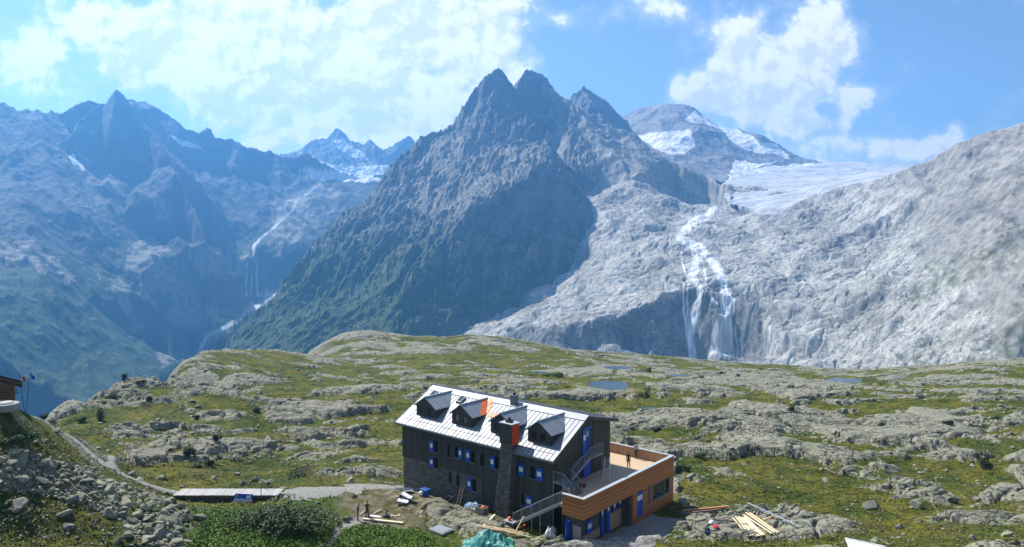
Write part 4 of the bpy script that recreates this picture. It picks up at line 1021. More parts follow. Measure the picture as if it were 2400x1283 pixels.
# dormers
def dormer(xa, xb, orange=False):
    yf = -4.36; ze = -1.16; xm = (xa + xb) / 2; za = -.16; yr = za / kf
    ye = ze / kf
    holes = [(xa + .5, xa + 1.05, -2.02, -1.28), (xb - 1.25, xb - .7, -2.02, -1.28)]
    q = MH(); wall_holes(q, xa, xb, zf(yf) + .0, ze - .002, yf, yf + .12, holes)
    q.prism([(xa, yf, ze), (xb, yf, ze), (xm, yf, za - .05)], (0, .12, 0))
    for s in (xa, xb - .1): q.prism([(s, yf + .121, zf(yf + .121)), (s, yf + .121, ze - .05), (s, (ze - .05) / kf, ze - .05)], (.1, 0, 0))
    i = 0
    while xa + .08 + i * .25 < xb:
        x = xa + .08 + i * .25; i += 1
        if any(h[0] - .03 < x < h[1] + .03 for h in holes): q.box(x - .02, x + .02, yf - .025, yf - .002, holes[0][3] + .03, ze - .02)
        else: q.box(x - .02, x + .02, yf - .025, yf - .002, zf(yf) + .01, ze + (za - ze) * (1 - abs(x - xm) / (xm - xa)) - .1)
    d = q.build('dormer', M_clad, hut)
    # two roof planes running back into the main roof
    q = MH(); ov = .22; slope = (za - ze) / (xm - xa)
    for sgn, xe in ((-1, xa - ov), (1, xb + ov)):
        zee = za - slope * abs(xe - xm); y_e = zee / kf
        lo_ = [(xm, yf - ov, za), (xe, yf - ov, zee), (xe, y_e, zee), (xm, yr, za)]
        if sgn < 0: lo_ = lo_[::-1]
        q.hexa([(p[0] + (.004 * sgn if abs(p[0] - xm) < .01 else 0), p[1], p[2] + .004) for p in lo_], [(p[0] + (.004 * sgn if abs(p[0] - xm) < .01 else 0), p[1], p[2] + .09) for p in lo_])
        for k in range(7):
            y = yf - ov + .02 + k * .46
            zend = za; xs_ = xe
            if y > y_e: xs_ = xm + sgn * (za - y * kf) / slope if y < yr else xm
            if abs(xs_ - xm) > .1: q.bar((xm + .06 * sgn, y, za + .11 - .06 * slope), (xs_, y, za - slope * abs(xs_ - xm) + .11), .03, .05)
    q.bar((xm, yf - ov - .02, za + .12), (xm, yr + .05, za + .12), .22, .06)
    q.build('roof', M_roofd, d)
    for h in holes:
        q = MH(); q.box(h[0] + .003, h[1] - .003, yf + .07, yf + .1, h[2] + .003, h[3] - .003); q.build('window', M_glass, d)
    if orange:
        q = MH(); xe = xb + ov; zee = za - slope * abs(xe - xm)
        y0_, y1_ = -1.75, None
        q.hexa([(xm + .02, -1.25, za + .098), (xm + .02, yr - .06, za + .098), (xe + .01, zee / kf - .05, zee + .098), (xe + .01, zee / kf - .95, zee + .098)],
               [(xm + .02, -1.25, za + .108), (xm + .02, yr - .06, za + .108), (xe + .01, zee / kf - .05, zee + .108), (xe + .01, zee / kf - .95, zee + .108)])
        q.build('orange_sheet', M_orange, d)
for xa, xb, og in ((-20.5, -17.4, False), (-14.86, -11.86, True), (-9.22, -6.25, False), (-4.28, -1.42, False)): dormer(xa, xb, og)
# orange primed strips on the roof around the second dormer
q = MH()
def on_roof(q, pts, h=.06):
    lo_ = [(x, y, zf(y) + h - .008) for x, y in pts]; q.prism(lo_, (0, 0, .01))
on_roof(q, [(-12.9, -.30), (-12.45, -.30), (-12.15, -.75), (-12.45, -1.3), (-12.75, -.9)], .10)
on_roof(q, [(-12.45, -1.25), (-12.1, -.85), (-11.7, -1.7), (-11.62, -2.25), (-11.9, -2.3), (-12.2, -1.7)]); q.build('orange_strip', M_orange, roof); q = MH()
on_roof(q, [(-11.5, -2.35), (-11.2, -2.0), (-9.4, -2.0), (-9.35, -2.5), (-11.3, -2.62)])
q.build('orange_strip', M_orange, roof); q = MH()
on_roof(q, [(-8.1, -.45), (-7.6, -.42), (-7.6, -.6), (-8.1, -.62)], .11)
q.build('orange_strip', M_orange, roof)
# skylights and the small ridge flue
for xs_ in (-21.3, -16.85):
    q = MH(); y0_, y1_ = -1.75, -.85
    q.hexa([(xs_, y0_, zf(y0_) + .003), (xs_ + .75, y0_, zf(y0_) + .003), (xs_ + .75, y1_, zf(y1_) + .003), (xs_, y1_, zf(y1_) + .003)], [(xs_, y0_, zf(y0_) + .28), (xs_ + .75, y0_, zf(y0_) + .28), (xs_ + .75, y1_, zf(y1_) + .28), (xs_, y1_, zf(y1_) + .28)])
    sk = q.build('skylight', M_grate, roof)
    q = MH(); q.hexa([(xs_ + .08, y0_ + .08, zf(y0_ + .08) + .284), (xs_ + .67, y0_ + .08, zf(y0_ + .08) + .284), (xs_ + .67, y1_ - .08, zf(y1_ - .08) + .284), (xs_ + .08, y1_ - .08, zf(y1_ - .08) + .284)], [(xs_ + .08, y0_ + .08, zf(y0_ + .08) + .3), (xs_ + .67, y0_ + .08, zf(y0_ + .08) + .3), (xs_ + .67, y1_ - .08, zf(y1_ - .08) + .3), (xs_ + .08, y1_ - .08, zf(y1_ - .08) + .3)])
    q.build('pane', M_glass, sk)
q = MH(); q.box(-9.75, -9.1, -.62, -.05, -.3, .75); q.box(-9.8, -9.05, -.67, 0, .76, .82); fl = q.build('flue', M_grate, roof)
q = MH(); q.tube((-9.42, -.33, .82), (-9.42, -.33, 1.05), .14); q.lathe([(.22, 1.05), (.22, 1.08), (.02, 1.18)], (-9.42, -.33, 0)); q.build('cowl', M_dark, fl, True)
# stone chimney stack with primed metal head
q = MH()
st = [(-7.45, -5.35, -6.15, -11.6), (-7.25, -5.35, -6.1, -9.3), (-6.75, -5.1, -6.08, -6.0), (-6.42, -4.92, -6.08, -3.3), (-6.35, -4.92, -6.08, -2.55)]
for (a0, b0, f0, z0), (a1, b1, f1, z1) in zip(st[:-1], st[1:]):
    q.hexa([(a0, f0, z0), (b0, f0, z0), (b0, YF - .04, z0), (a0, YF - .04, z0)], [(a1, f1, z1), (b1, f1, z1), (b1, YF - .04, z1), (a1, YF - .04, z1)])
ch = q.build('chimney', M_stone, hut)
q = MH(); q.box(-6.42, -4.88, -6.15, -5.0, -2.53, -.52, 0); q.box(-4.878, -4.86, -6.15, -5.0, -2.53, -.54, 1)
for k in range(5): q.box(-6.42 + k * .38 - .015, -6.42 + k * .38 + .015, -6.18, -6.152, -2.53, -.54, 0)
for k in range(4): q.box(-4.858, -4.83, -6.1 + k * .33, -6.07 + k * .33, -2.53, -.54, 1)
q.build('chimney_casing', [M_clad, M_redpr], ch)
q = MH(); q.box(-6.5, -4.8, -6.22, -4.93, -.518, -.44, 0); q.build('chimney_cap', M_coping, ch)
q = MH(); q.box(-5.95, -5.35, -5.85, -5.3, -.438, -.22); q.tube((-5.65, -5.58, -.22), (-5.65, -5.58, .02), .17); q.build('pot', M_dark, ch)

# ------------------------------------------------------------------ timber annexe with the terrace on its roof
AO = (2, 0, -9.6)
ann = empty('timber_annex', HL(*AO), -PSI)
tag(ann, 'new flat-roofed annexe clad in orange larch with a terrace on top', 'annexe')
def MA(): return MB(AO)
AX, ZC, ZT = 4.72, -5.17, -6.27
DOOR = (1.6, 2.68, -9.7, -6.95); SL = (3.5, 4.1, -9.0, -7.05); BW = (4.55, 8.1, -8.92, -7.22)
q = MA()
wall_holes(q, -7.7, 9.0, -7.08, ZC - .06, AX - .16, AX, [], 'y'); wall_holes(q, .75, 9.0, -10.6, -7.084, AX - .16, AX, [DOOR, SL, BW], 'y')
q.box(2.38, AX - .161, -7.7, -7.54, -7.08, ZC - .06)
q.box(2.38, 2.5, -7.539, -7.42, -7.08, ZC - .06)
q.build('larch_wall', M_larch, ann)
q = MA(); q.box(-6.0, AX - .161, 8.84, 9.0, -10.6, ZC - .06); q.build('rear_parapet', M_larch_in, ann)
q = MA(); q.box(AX - .24, AX - .165, -7.5, 8.82, ZT + .003, ZC - .06); q.box(2.52, AX - .245, -7.52, -7.45, ZT + .003, ZC - .06); q.build('parapet_lining', M_larch_in, ann)
q = MA(); q.box(AX - .34, AX + .05, -7.76, 9.06, ZC - .055, ZC); q.box(2.34, AX - .341, -7.76, -7.38, ZC - .055, ZC); q.box(-6.0, AX - .341, 8.74, 9.06, ZC - .055, ZC); q.build('coping', M_coping, ann)
q = MA(); q.box(X1 + .01, AX - .25, -3.9, 8.83, ZT - .3, ZT); q.box(2.02, AX - .25, -7.44, -3.901, ZT - .3, ZT); q.box(-6.0, X1 + .005, YB + .02, 8.83, ZT - .3, ZT); q.build('terrace_deck', M_deck, ann)
q = MA(); q.box(2.4, AX - .2, -7.5, .74, -7.06, -6.6); q.build('soffit', M_clad, ann)
# recessed ground floor under the overhang
RX = 3.55
q = MA(); q.box(1.6, RX, -6.2, .74, -11.5, -7.065); q.box(RX - .4, AX - .165, .45, .74, -11.5, -7.065); q.build('ground_floor_wall', M_stone, ann)
q = MA(); q.box(RX + .002, RX + .09, -6.2, -3.4, -10.9, -9.35); q.build('board_apron', M_larch_in, ann); q = MA(); q.box(RX + .002, RX + .09, -1.7, .44, -10.9, -8.55); q.build('board_apron', M_larch_in, ann)
q = MA(); q.box(0.0, AX - .2, .9, 8.8, -10.5, ZT - .31); q.build('interior', M_dark, ann)
q = MA(); q.box(AX - .10, AX - .04, DOOR[0] + .03, DOOR[1] - .03, DOOR[2] + .02, DOOR[3] - .25, 0); q.box(AX - .039, AX - .03, DOOR[0] + .035, DOOR[1] - .035, -8.05, -7.55, 1); d = q.build('door', [M_blue, M_white], ann)
q = MA(); q.bar((AX + .01, DOOR[1] - .2, -8.75), (AX + .01, DOOR[1] - .2, -8.6), .04); q.build('handle', M_galv_b, d)
q = MA(); q.box(AX - .12, AX - .08, SL[0] + .01, SL[1] - .01, SL[2] + .01, SL[3] - .01); q.build('window', M_grate, ann)
q = MA()
for a_, b_, c_, d_ in ((BW[0], BW[0] + .1, BW[2], BW[3]), (BW[1] - .1, BW[1], BW[2], BW[3]), (BW[0] + .101, BW[1] - .101, BW[2], BW[2] + .16), (BW[0] + .101, BW[1] - .101, BW[3] - .08, BW[3])): q.box(AX - .14, AX + .03, a_, b_, c_ , d_)
for y in (5.6, 7.1): q.box(AX - .12, AX - .06, y - .04, y + .04, BW[2] + .161, BW[3] - .081)
wf_ = q.build('window', M_grate, ann)
q = MA(); q.box(AX - .13, AX - .122, BW[0] + .102, BW[1] - .102, BW[2] + .162, BW[3] - .082); q.build('pane', M_glass, wf_)
# blue shutters and doors of the recess
for (y0_, y1_, z0_, z1_) in ((-5.6, -4.8, -9.3, -8.1), (-3.3, -2.85, -10.3, -7.5), (-2.3, -1.75, -10.2, -7.4), (-1.2, -.7, -8.5, -7.35), (-.2, .3, -8.4, -7.3)):
    q = MA(); q.box(RX + .10, RX + .16, y0_, y1_, z0_, z1_, 0); h = z1_ - z0_; q.box(RX + .161, RX + .175, y0_ + .12, y1_ - .12, z1_ - .75, z1_ - .3, 1); q.build('shutter', [M_blue, M_white], ann)
q = MA(); q.box(1.75, 2.3, -6.36, -6.22, -10.9, -8.2, 0); q.box(1.83, 2.22, -6.375, -6.362, -9.7, -8.95, 1); q.box(2.32, 2.36, -7.0, -6.22, -10.9, -8.2, 0); q.build('door', [M_blue, M_white], ann)
q = MA(); q.box(2.55, 3.45, -6.28, -6.21, -9.9, -8.5, 0); q.box(2.5, 3.5, -6.3, -6.2, -8.499, -8.4, 1); q.build('window', [simple('dusty_pane', (.42, .42, .38), .6, 0, .35, 3), M_grate], ann)
q = MA(); q.box(RX + .1, AX + 1.0, -6.6, 2.8, -10.75, -10.35); q.build('plinth', M_conc, ann)

# ------------------------------------------------------------------ steel stairs
SO = (0, -5, -9.6)
def MS(): return MB(SO)
st1 = empty('steel_staircase', HL(*SO), -PSI); tag(st1, 'grey steel fire stairs with landing, climbing the gable end from the terrace', 'staircase')
def railing(parent, pts, h=1.0, n=None, balus=True, down=.1):
    """pts: tread line; posts, hand rail, thin balusters"""
    q = MS(); r_ = [(p[0], p[1], p[2] + h) for p in pts]
    for a_, b_ in zip(r_[:-1], r_[1:]): q.tube(a_, b_, .028)
    for p, t in zip(pts, r_): q.tube((p[0], p[1], p[2] - down), t, .024)
    for a_, b_ in zip(pts[:-1], pts[1:]):
        a_, b_ = Vector(a_), Vector(b_); ln = (b_ - a_).length; k = max(1, int(ln / 1.15))
        for i in range(1, k): c_ = a_.lerp(b_, i / k); q.tube((c_.x, c_.y, c_.z - down), (c_.x, c_.y, c_.z + h), .022)
        if balus:
            k = int(ln / .13)
            for i in range(1, k): c_ = a_.lerp(b_, i / k); q.bar((c_.x, c_.y, c_.z + .12), (c_.x, c_.y, c_.z + h - .03), .012)
            q.bar(a_ + Vector((0, 0, .12)), b_ + Vector((0, 0, .12)), .02)
    return q.build('railing', M_galv, parent)
def flight(parent, a, b, wdir, w, n):
    a, b, wd = Vector(a), Vector(b), Vector(wdir)
    q = MS()
    for s in (0, w): q.bar(a + wd * s - Vector((0, 0, .08)), b + wd * s - Vector((0, 0, .08)), .05, .26)
    q.build('stringer', M_galv, parent)
    q = MS(); dv = (b - a); run = Vector((dv.x, dv.y, 0)) / n
    for i in range(n):
        c_ = a + dv * ((i + .5) / n); p = c_ + wd * (w / 2)
        hx_ = run / 2 * 1.1; q.hexa([p - hx_ - wd * (w / 2 - .03) - Vector((0, 0, .02)), p + hx_ - wd * (w / 2 - .03) - Vector((0, 0, .02)), p + hx_ + wd * (w / 2 - .03) - Vector((0, 0, .02)), p - hx_ + wd * (w / 2 - .03) - Vector((0, 0, .02))],
                                     [p - hx_ - wd * (w / 2 - .03) + Vector((0, 0, .02)), p + hx_ - wd * (w / 2 - .03) + Vector((0, 0, .02)), p + hx_ + wd * (w / 2 - .03) + Vector((0, 0, .02)), p - hx_ + wd * (w / 2 - .03) + Vector((0, 0, .02))])
    return q.build('treads', M_grate, parent)
ZL, ZU = -5.35, -3.92
q = MS(); q.box(-.42, .72, -5.3, -3.9, ZL - .14, ZL); q.build('landing', M_galv, st1)
q = MS(); q.box(-.38, .72, -.6, 1.55, ZU - .14, ZU); q.build('landing', M_galv, st1)
flight(st1, (-.40, -3.9, ZL), (-.40, -.6, ZU), (1, 0, 0), 1.05, 8)
flight(st1, (.72, -5.3, ZL), (1.98, -5.3, ZT), (0, 1, 0), 1.4, 5)
railing(st1, [(.70, -3.86, ZL), (.70, -.6, ZU), (.70, 1.55, ZU), (-.36, 1.55, ZU)])
railing(st1, [(-.40, -5.28, ZL), (.72, -5.28, ZL), (2.0, -5.28, ZT)]); railing(st1, [(.74, -3.92, ZL), (2.0, -3.92, ZT)])
q = MS()
for x, y, z in ((-.40, -5.28, ZL), (.70, -5.28, ZL)): q = MS(); q.tube((x, y, -10.6), (x, y, z - .14), .045); q.build('support_post', M_galv, st1)
q = MS(); q.tube((.66, 1.5, ZT), (.66, 1.5, ZU - .14), .045)
q.build('support_post', M_galv, st1)
st2 = empty('steel_staircase', HL(*SO), -PSI); tag(st2, 'long straight grey steel stairs rising in front of the dark wall to the terrace', 'staircase')
flight(st2, (-3.85, -7.15, -9.85), (2.0, -7.15, ZT), (0, 1, 0), 1.1, 18)
railing(st2, [(-3.85, -7.18, -9.8), (2.0, -7.18, ZT)], 1.05); railing(st2, [(-3.85, -6.02, -9.8), (2.0, -6.02, ZT)], 1.05)
q = MS()
for x, z in ((-1.6, -8.6), (-.6, -8.0)): q = MS(); q.tube((x, -7.1, -11), (x, -7.1, z), .04); q.build('support_post', M_galv, st2)
# ------------------------------------------------------------------ things standing and lying about
M_wood = simple('fresh_sawn_timber', (0.66, 0.46, 0.25), .7, 0, .18, 3)
M_woodp = simple('pale_planed_timber', (0.74, 0.60, 0.40), .65, 0, .15, 3)
M_beam = simple('orange_glazed_beam', (0.52, 0.22, 0.07), .6, 0, .2, 2)
M_oldwood = simple('weathered_wood', (0.17, 0.14, 0.11), .85, 0, .3, 4)
M_tarp = simple('teal_tarpaulin', (0.045, 0.235, 0.20), .5, 0, .2, 1.2, .02)
M_tarpb = simple('blue_grey_tarpaulin', (0.12, 0.20, 0.30), .45, 0, .2, 1.5, .02)
M_zinc = simple('zinc_offcut', (0.27, 0.30, 0.33), .5, .3, .12, 2)
M_red = simple('red_plastic', (0.55, 0.03, 0.02), .4, 0, .1, 4)
M_redcloth = simple('red_cloth', (0.55, 0.03, 0.05), .85, 0, .2, 8)
M_whitecloth = simple('white_cloth', (0.80, 0.80, 0.82), .9, 0, .1, 8)
M_darkcloth = simple('dark_cloth', (0.03, 0.035, 0.045), .9, 0, .2, 8)
M_bluep = simple('blue_plastic', (0.015, 0.08, 0.30), .4, 0, .15, 3)
M_yellow = simple('yellow_board', (0.70, 0.52, 0.10), .6, 0, .1, 3)
M_black = simple('black_metal', (0.02, 0.02, 0.022), .5, 0, .1, 5)
M_brownw = simple('brown_log_wall', (0.20, 0.10, 0.045), .8, 0, .35, 3, .01)
M_brownroof = simple('brown_roof_edge', (0.035, 0.022, 0.018), .8, 0, .3, 3)
M_green = simple('flag_green', (0.0, 0.25, 0.12), .8, 0, .05, 3)
M_fblue = simple('flag_blue', (0.01, 0.05, 0.42), .8, 0, .05, 3)
M_fred = simple('flag_red', (0.50, 0.02, 0.03), .8, 0, .05, 3)
M_sack = simple('white_sack', (0.62, 0.62, 0.60), .7, 0, .15, 5, .02)
M_crate = simple('grey_crate', (0.24, 0.22, 0.20), .8, 0, .15, 5)
M_dryst = simple('dry_stone', (0.33, 0.32, 0.27), .9, 0, .35, 2.2, .03)

def at(name, p, label, cat, group=None, rz=0.0):
    o = empty(name, p, rz); tag(o, label, cat, group); return o
def single(mb, name, mats, p, label, cat, group=None, smooth=False, bevel=0):
    mb.off = Vector((0, 0, 0)); o = mb.build(name, mats, None, smooth, bevel); o.location = p; tag(o, label, cat, group); return o
def stick(name, a, b, w, h, mat, label, cat, group=None, lift=0.0):
    a = Vector(a) + Vector((0, 0, lift)); b = Vector(b) + Vector((0, 0, lift)); c = (a + b) / 2
    q = MB(c); q.bar(a, b, w, h); o = q.build(name, mat, None, False, min(w, h) * .12); o.location = c; tag(o, label, cat, group); return o

# --- footbridge with its retaining wall, board and posts
zb = W(530, 1161, 75.0)[2]
xa, xb = W(405, 1161, 75.0)[0], W(655, 1161, 75.0)[0]
br = at('footbridge', (xa, 75.0, zb), 'grey plank footbridge laid level between the scree and the stony path', 'footbridge')
q = MB(); n = int((xb - xa) / .235)
for i in range(n):
    j = random.uniform(-.04, .04); x = i * .235; q.hexa([(x, -.02 + j, -.05), (x + .215, -.02 + j, -.05), (x + .215 + .12, 1.95 + j, -.05), (x + .12, 1.95 + j, -.05)], [(x, -.02 + j, 0), (x + .215, -.02 + j, 0), (x + .335, 1.95 + j, 0), (x + .12, 1.95 + j, 0)])
q.build('planks', M_greyplank, br)
for y in (.12, 1.75):
    q = MB(); q.box(.05, xb - xa - .1, y, y + .16, -.28, -.052); q.build('beam', M_oldwood, br)
q = MB()
q.box(0, xb - xa - .3, .3, .8, -2.4, 0); o = q.build('retaining_wall', M_stone); o.location = (xa + .1, 75.0, zb - .285); tag(o, 'dark shaded stone wall carrying the plank footbridge', 'wall')
for px_, y_, lb in ((612, 75.05, 'dark wooden post at the near edge of the footbridge'), (621, 76.95, 'dark wooden post at the far edge of the footbridge')):
    b_ = Vector(W(px_, 1161 if y_ < 76 else 1147, y_)); q = MB(); q.tube((0, 0, -.6), (.0, 0, .85), .05, .045); single(q, 'post', M_oldwood, b_, lb, 'post')
p0 = [Vector(W(541, 1186, 74.5)), Vector(W(587, 1188, 74.5)), Vector(W(594, 1159, 75.02 - .12)), Vector(W(552, 1157, 75.02 - .12))]
c = p0[0].copy(); u_ = (p0[1] - p0[0]); v_ = (p0[3] - p0[0]); nn = u_.cross(v_).normalized()
if nn.y > 0: nn = -nn
nb = at('notice_board', c, 'blue notice board with a white striped lower half leaning on the footbridge wall', 'notice board')
q = MB(c); q.hexa([p0[0], p0[1], p0[2], p0[3]], [p + nn * .04 for p in p0]); q.build('board', M_blue, nb)
def patch_on(a0, a1, b0, b1, mat, name, h=.05):
    q = MB(c); P_ = [c + u_ * a0 + v_ * b0, c + u_ * a1 + v_ * b0, c + u_ * a1 + v_ * b1, c + u_ * a0 + v_ * b1]; q.hexa([p + nn * (h - .008) for p in P_], [p + nn * h for p in P_]); return q.build(name, mat, nb)
q = MB(c)
for k in range(9):
    b0 = .03 + k * .066; P_ = [c + u_ * .04 + v_ * b0, c + u_ * .95 + v_ * b0, c + u_ * .95 + v_ * (b0 + .042), c + u_ * .04 + v_ * (b0 + .042)]; q.hexa([p + nn * .043 for p in P_], [p + nn * .055 for p in P_])
q.build('stripes', M_white, nb); patch_on(.08, .15, .70, .94, M_yellow, 'sticker'); patch_on(.62, .84, .66, .88, M_white, 'sticker')
# --- small posts and a way sign beside the path
for (px_, py_, h_, r_, lb, cat) in [(753, 1135, .75, .06, 'short dark post stump beside the pale stone path', 'post'), (733, 1207, 1.1, .045, 'thin wooden post at the edge of the tall green herbs', 'post'), (1697, 1187, 1.0, .05, 'dark post standing in the grass right of the annexe', 'post')]:
    q = MB(); q.tube((0, 0, -.3), (.02, 0, h_), r_, r_ * .8); single(q, 'post', M_oldwood, G(px_, py_), lb, cat)
sg = at('way_sign', G(774, 1135), 'white way sign on a thin dark pole beside the stone path', 'sign')
q = MB(); q.tube((0, 0, -.3), (0, 0, 1.55), .035); q.build('pole', M_oldwood, sg); q = MB(); q.box(-.22, .22, -.06, -.036, .95, 1.5); q.build('sign_panel', M_white, sg, False, .01)
# --- cairn with a pale marker on the rocky knoll
cp = G(840, 773, 330)
ca = at('cairn', cp, 'dark cairn with a white-topped marker pole on the highest rocky knoll', 'cairn')
q = MB(); q.lathe([(.75, -.3), (.6, .25), (.35, .6), (.12, .85)], (0, 0, 0), 7); q.build('stone_heap', M_dryst, ca); q = MB(); q.tube((0, 0, .7), (0, 0, 1.5), .05); q.build('pole', M_oldwood, ca); q = MB(); q.lathe([(.02, 1.45), (.22, 1.55), (.22, 1.8), (.02, 1.95)], (0, 0, 0), 8); q.build('marker', M_white, ca)

# --- dark log cabin, manhole ring and flags on the left spur
d0 = 66.0
CO = Vector(W(-60, 940, d0 + 1)); CA = radians(33); cax = Vector((cos(CA), sin(CA), 0))
def cabin(px, py):
    q = Vector(W(px, py, 1.0)) - Vector((0, 0, CAMZ)); det = cax.x * -q.y + q.x * cax.y      # along the cabin front, height
    t = (CO.x * cax.y - CO.y * cax.x) / (q.x * cax.y - q.y * cax.x); P_ = q * t + Vector((0, 0, CAMZ)); return (P_ - CO).dot(cax), P_.z - CO.z
cb = at('log_cabin', CO, 'brown log cabin with a dark sloping roof at the left edge', 'cabin', None, CA)
xr, _z = cabin(32, 930); ztop = cabin(20, 897)[1]; zbot = cabin(20, 945)[1] - .6
q = MB(); q.hexa([(-4, .1, zbot), (xr, .1, zbot), (xr, 4, zbot), (-4, 4, zbot)], [(-4, .1, ztop), (xr, .1, ztop), (xr, 4, ztop - 1.15), (-4, 4, ztop - 1.15)]); q.build('wall', M_brownw, cb)
q = MB()
for k in range(9):
    z_ = zbot + .15 + k * .27
    if z_ < ztop - .1: q.tube((-4, .07, z_), (xr + .12, .07, z_), .12, None, 8)
q.build('logs', M_brownw, cb, True)
xe, ze_ = cabin(51, 891); xl, zr_ = cabin(0, 878); sl = (zr_ - ze_) / (xl - xe)
q = MB(); q.prism([(xe, -.5, ze_), (-4.5, -.5, ze_ + sl * (-4.5 - xe)), (-4.5, -.5, ze_ + sl * (-4.5 - xe) - .16), (xe, -.5, ze_ - .14)], (0, 5.0, -1.35)); rf = q.build('roof', M_brownroof, cb)
for y in (-.35, 1.5, 3.2):
    q = MB(); q.bar((xe - .1, y, ze_ - .22 - .27 * (y + .5)), (-3, y, ze_ - .22 - .27 * (y + .5) + sl * (-3 - xe)), .1, .12); q.build('rafter', M_brownw, rf)
q = MB(); q.bar((xr - 1.6, -.12, ztop - 1.5), (xr + .05, -.12, ztop - .5), .08); q.build('brace', M_brownw, cb)
for k in range(2):
    q = MB(); q.box(xr + .0, xr + .36, -.1, .3, ztop - .85 - k * .24, ztop - .78 - k * .24); q.build('log_end', M_oldwood, cb)
mp = Vector(W(14, 950, d0 - 2.2))
mh = at('manhole_ring', mp, 'round pale concrete manhole ring below the log cabin', 'manhole')
q = MB(); q.lathe([(.95, -.45), (1.0, -.2), (1.02, .1), (.98, .16), (.56, .17), (.55, .12)], (0, 0, 0), 36); q.build('ring', M_conc, mh, False)
q = MB(); q.lathe([(.60, .172), (.60, .25), (.54, .26), (.50, .30), (.05, .31)], (0, 0, 0), 32); q.build('lid', simple('pale_concrete_lid', (.36, .355, .33), .85, 0, .12, 2), mh, False)
def flag(px0, py0, px1, py1, strips, w_, h_, label):
    a = Vector(W(px0, py0, d0 + 4)); b = Vector(W(px1, py1, d0 + 4)); o = at('flag', a, label, 'flag', 'flags beside the log cabin')
    q = MB(a); q.tube(a - Vector((0, 0, .5)), b, .035, .025); q.build('pole', M_oldwood, o)
    n = len(strips)
    for k, mt in enumerate(strips):
        vs, fs = [], []; m_ = 6
        for i in range(m_ + 1):
            s_ = (k + i / m_) / n
            for jj in range(5):
                r = jj / 4; vs.append((b.x - a.x + .03 + s_ * w_, .14 * sin(s_ * 7 + r * 1.5), b.z - a.z - .05 - r * h_ - s_ * s_ * .28))
        for i in range(m_):
            for jj in range(4): fs.append((i * 5 + jj, (i + 1) * 5 + jj, (i + 1) * 5 + jj + 1, i * 5 + jj + 1))
        me = bpy.data.meshes.new('cloth'); me.from_pydata(vs, [], fs); me.materials.append(mt); fo = bpy.data.objects.new('cloth', me); link(fo, o)
        sl_ = fo.modifiers.new('s', 'SOLIDIFY'); sl_.thickness = .012
flag(57, 955, 46, 878, [M_green, M_white, M_fred], .40, .48, 'green, white and red tricolour on a leaning pole')
flag(61, 955, 70, 874, [M_fblue], .34, .46, 'plain blue flag on a leaning pole right of the tricolour')

# --- timber and gear in front of the hut
grp = 'planks laid out on the slab beside the annexe'
PL = [((1717, 1217), (1753, 1263), .12, 'pale plank, outermost on the left of the fanned stack'), ((1724, 1216), (1759, 1262), .12, 'narrow pale plank second from the left in the fanned stack'), ((1731, 1217), (1765, 1262), .16, None), ((1738, 1218), (1771, 1263), .20, None), ((1744, 1218), (1778, 1262), .2, None),
      ((1748, 1220), (1786, 1262), .16, None), ((1745, 1214), (1792, 1259), .14, None), ((1743, 1211), (1809, 1256), .12, 'pale plank crossing the middle of the fanned stack'), ((1748, 1207), (1815, 1254), .14, None), ((1757, 1206), (1824, 1253), .2, 'wide pale plank, outermost on the right of the fanned stack')]
for i, (a, b, w_, lb) in enumerate(PL):
    A, B = G(*a, 69), G(*b, 67); stick('plank', A, B, w_ * 1.25, .06, M_woodp if i % 3 else M_wood, lb or 'fresh pale plank lying inside the fanned stack on the slab', 'plank', grp, .16 + .03 * (i % 3))
for a, b, w_, lb in [((1600, 1203), (1707, 1193), .22, 'long orange-brown beam on the rocks right of the annexe shadow'), ((1606, 1209), (1690, 1200), .14, 'weathered dark beam just below the long orange beam')]:
    A, B = G(*a, 74), G(*b, 75); stick('beam', A, B, w_, .2, M_beam if w_ > .2 else M_oldwood, lb, 'beam', None, .22)
A, B = G(1752, 1187, 77), G(1864, 1239, 69)
stick('metal_profile', A, B, .14, .1, M_galv_b, 'long bright metal profile lying across the rocks', 'metal profile', None, .35)
stick('plank', G(1786, 1221, 70), G(1812, 1214, 71), .14, .05, M_wood, 'short brown plank between the fanned stack and the metal profile', 'plank', None, .12)
def cloth_heap(p, sx, sy, h, mat, name, label, cat, seed, tone=6):
    n = 26; u = np.linspace(-1, 1, n); X, Y = np.meshgrid(u, u)
    r = np.sqrt(X * X + Y * Y) + .18 * fbm(X * 1.7 + seed, Y * 1.7, 3, seed)
    Z = h * np.clip(1 - r ** 2, 0, 1) ** .7 * (1 + .5 * fbm(X * 2.2, Y * 2.2, 3, seed + 3)) + .10 * h * billow(X * 3, Y * 3, 3, seed + 5)
    V = np.stack([X.ravel() * sx, Y.ravel() * sy, Z.ravel() - .02], 1); fc = grid_faces(n, n); keep = (r.ravel()[fc] < 1.02).all(1)
    o = mesh_np(name, V, fc[keep], mat, True); link(o); o.location = p; o.rotation_euler.z = seed; tag(o, label, cat)
    s_ = o.modifiers.new('s', 'SOLIDIFY'); s_.thickness = .02; return o
cloth_heap(G(1668, 1228, 70) + Vector((0, 0, .05)), .34, .30, .3, M_whitecloth, 'shirt', 'white shirt thrown on the rock near the fanned planks', 'shirt', 4)
cloth_heap(G(1678, 1237, 69) + Vector((0, 0, .05)), .36, .24, .26, M_redcloth, 'jacket', 'red jacket lying on the rock near the fanned planks', 'jacket', 5)
bp = at('backpack', G(1658, 1251, 68), 'dark backpack propped against the rock below the red jacket', 'backpack')
q = MB(); q.lathe([(.16, 0), (.24, .08), (.26, .3), (.2, .5), (.08, .58)], (0, 0, 0), 14); q.build('bag', M_darkcloth, bp, True)
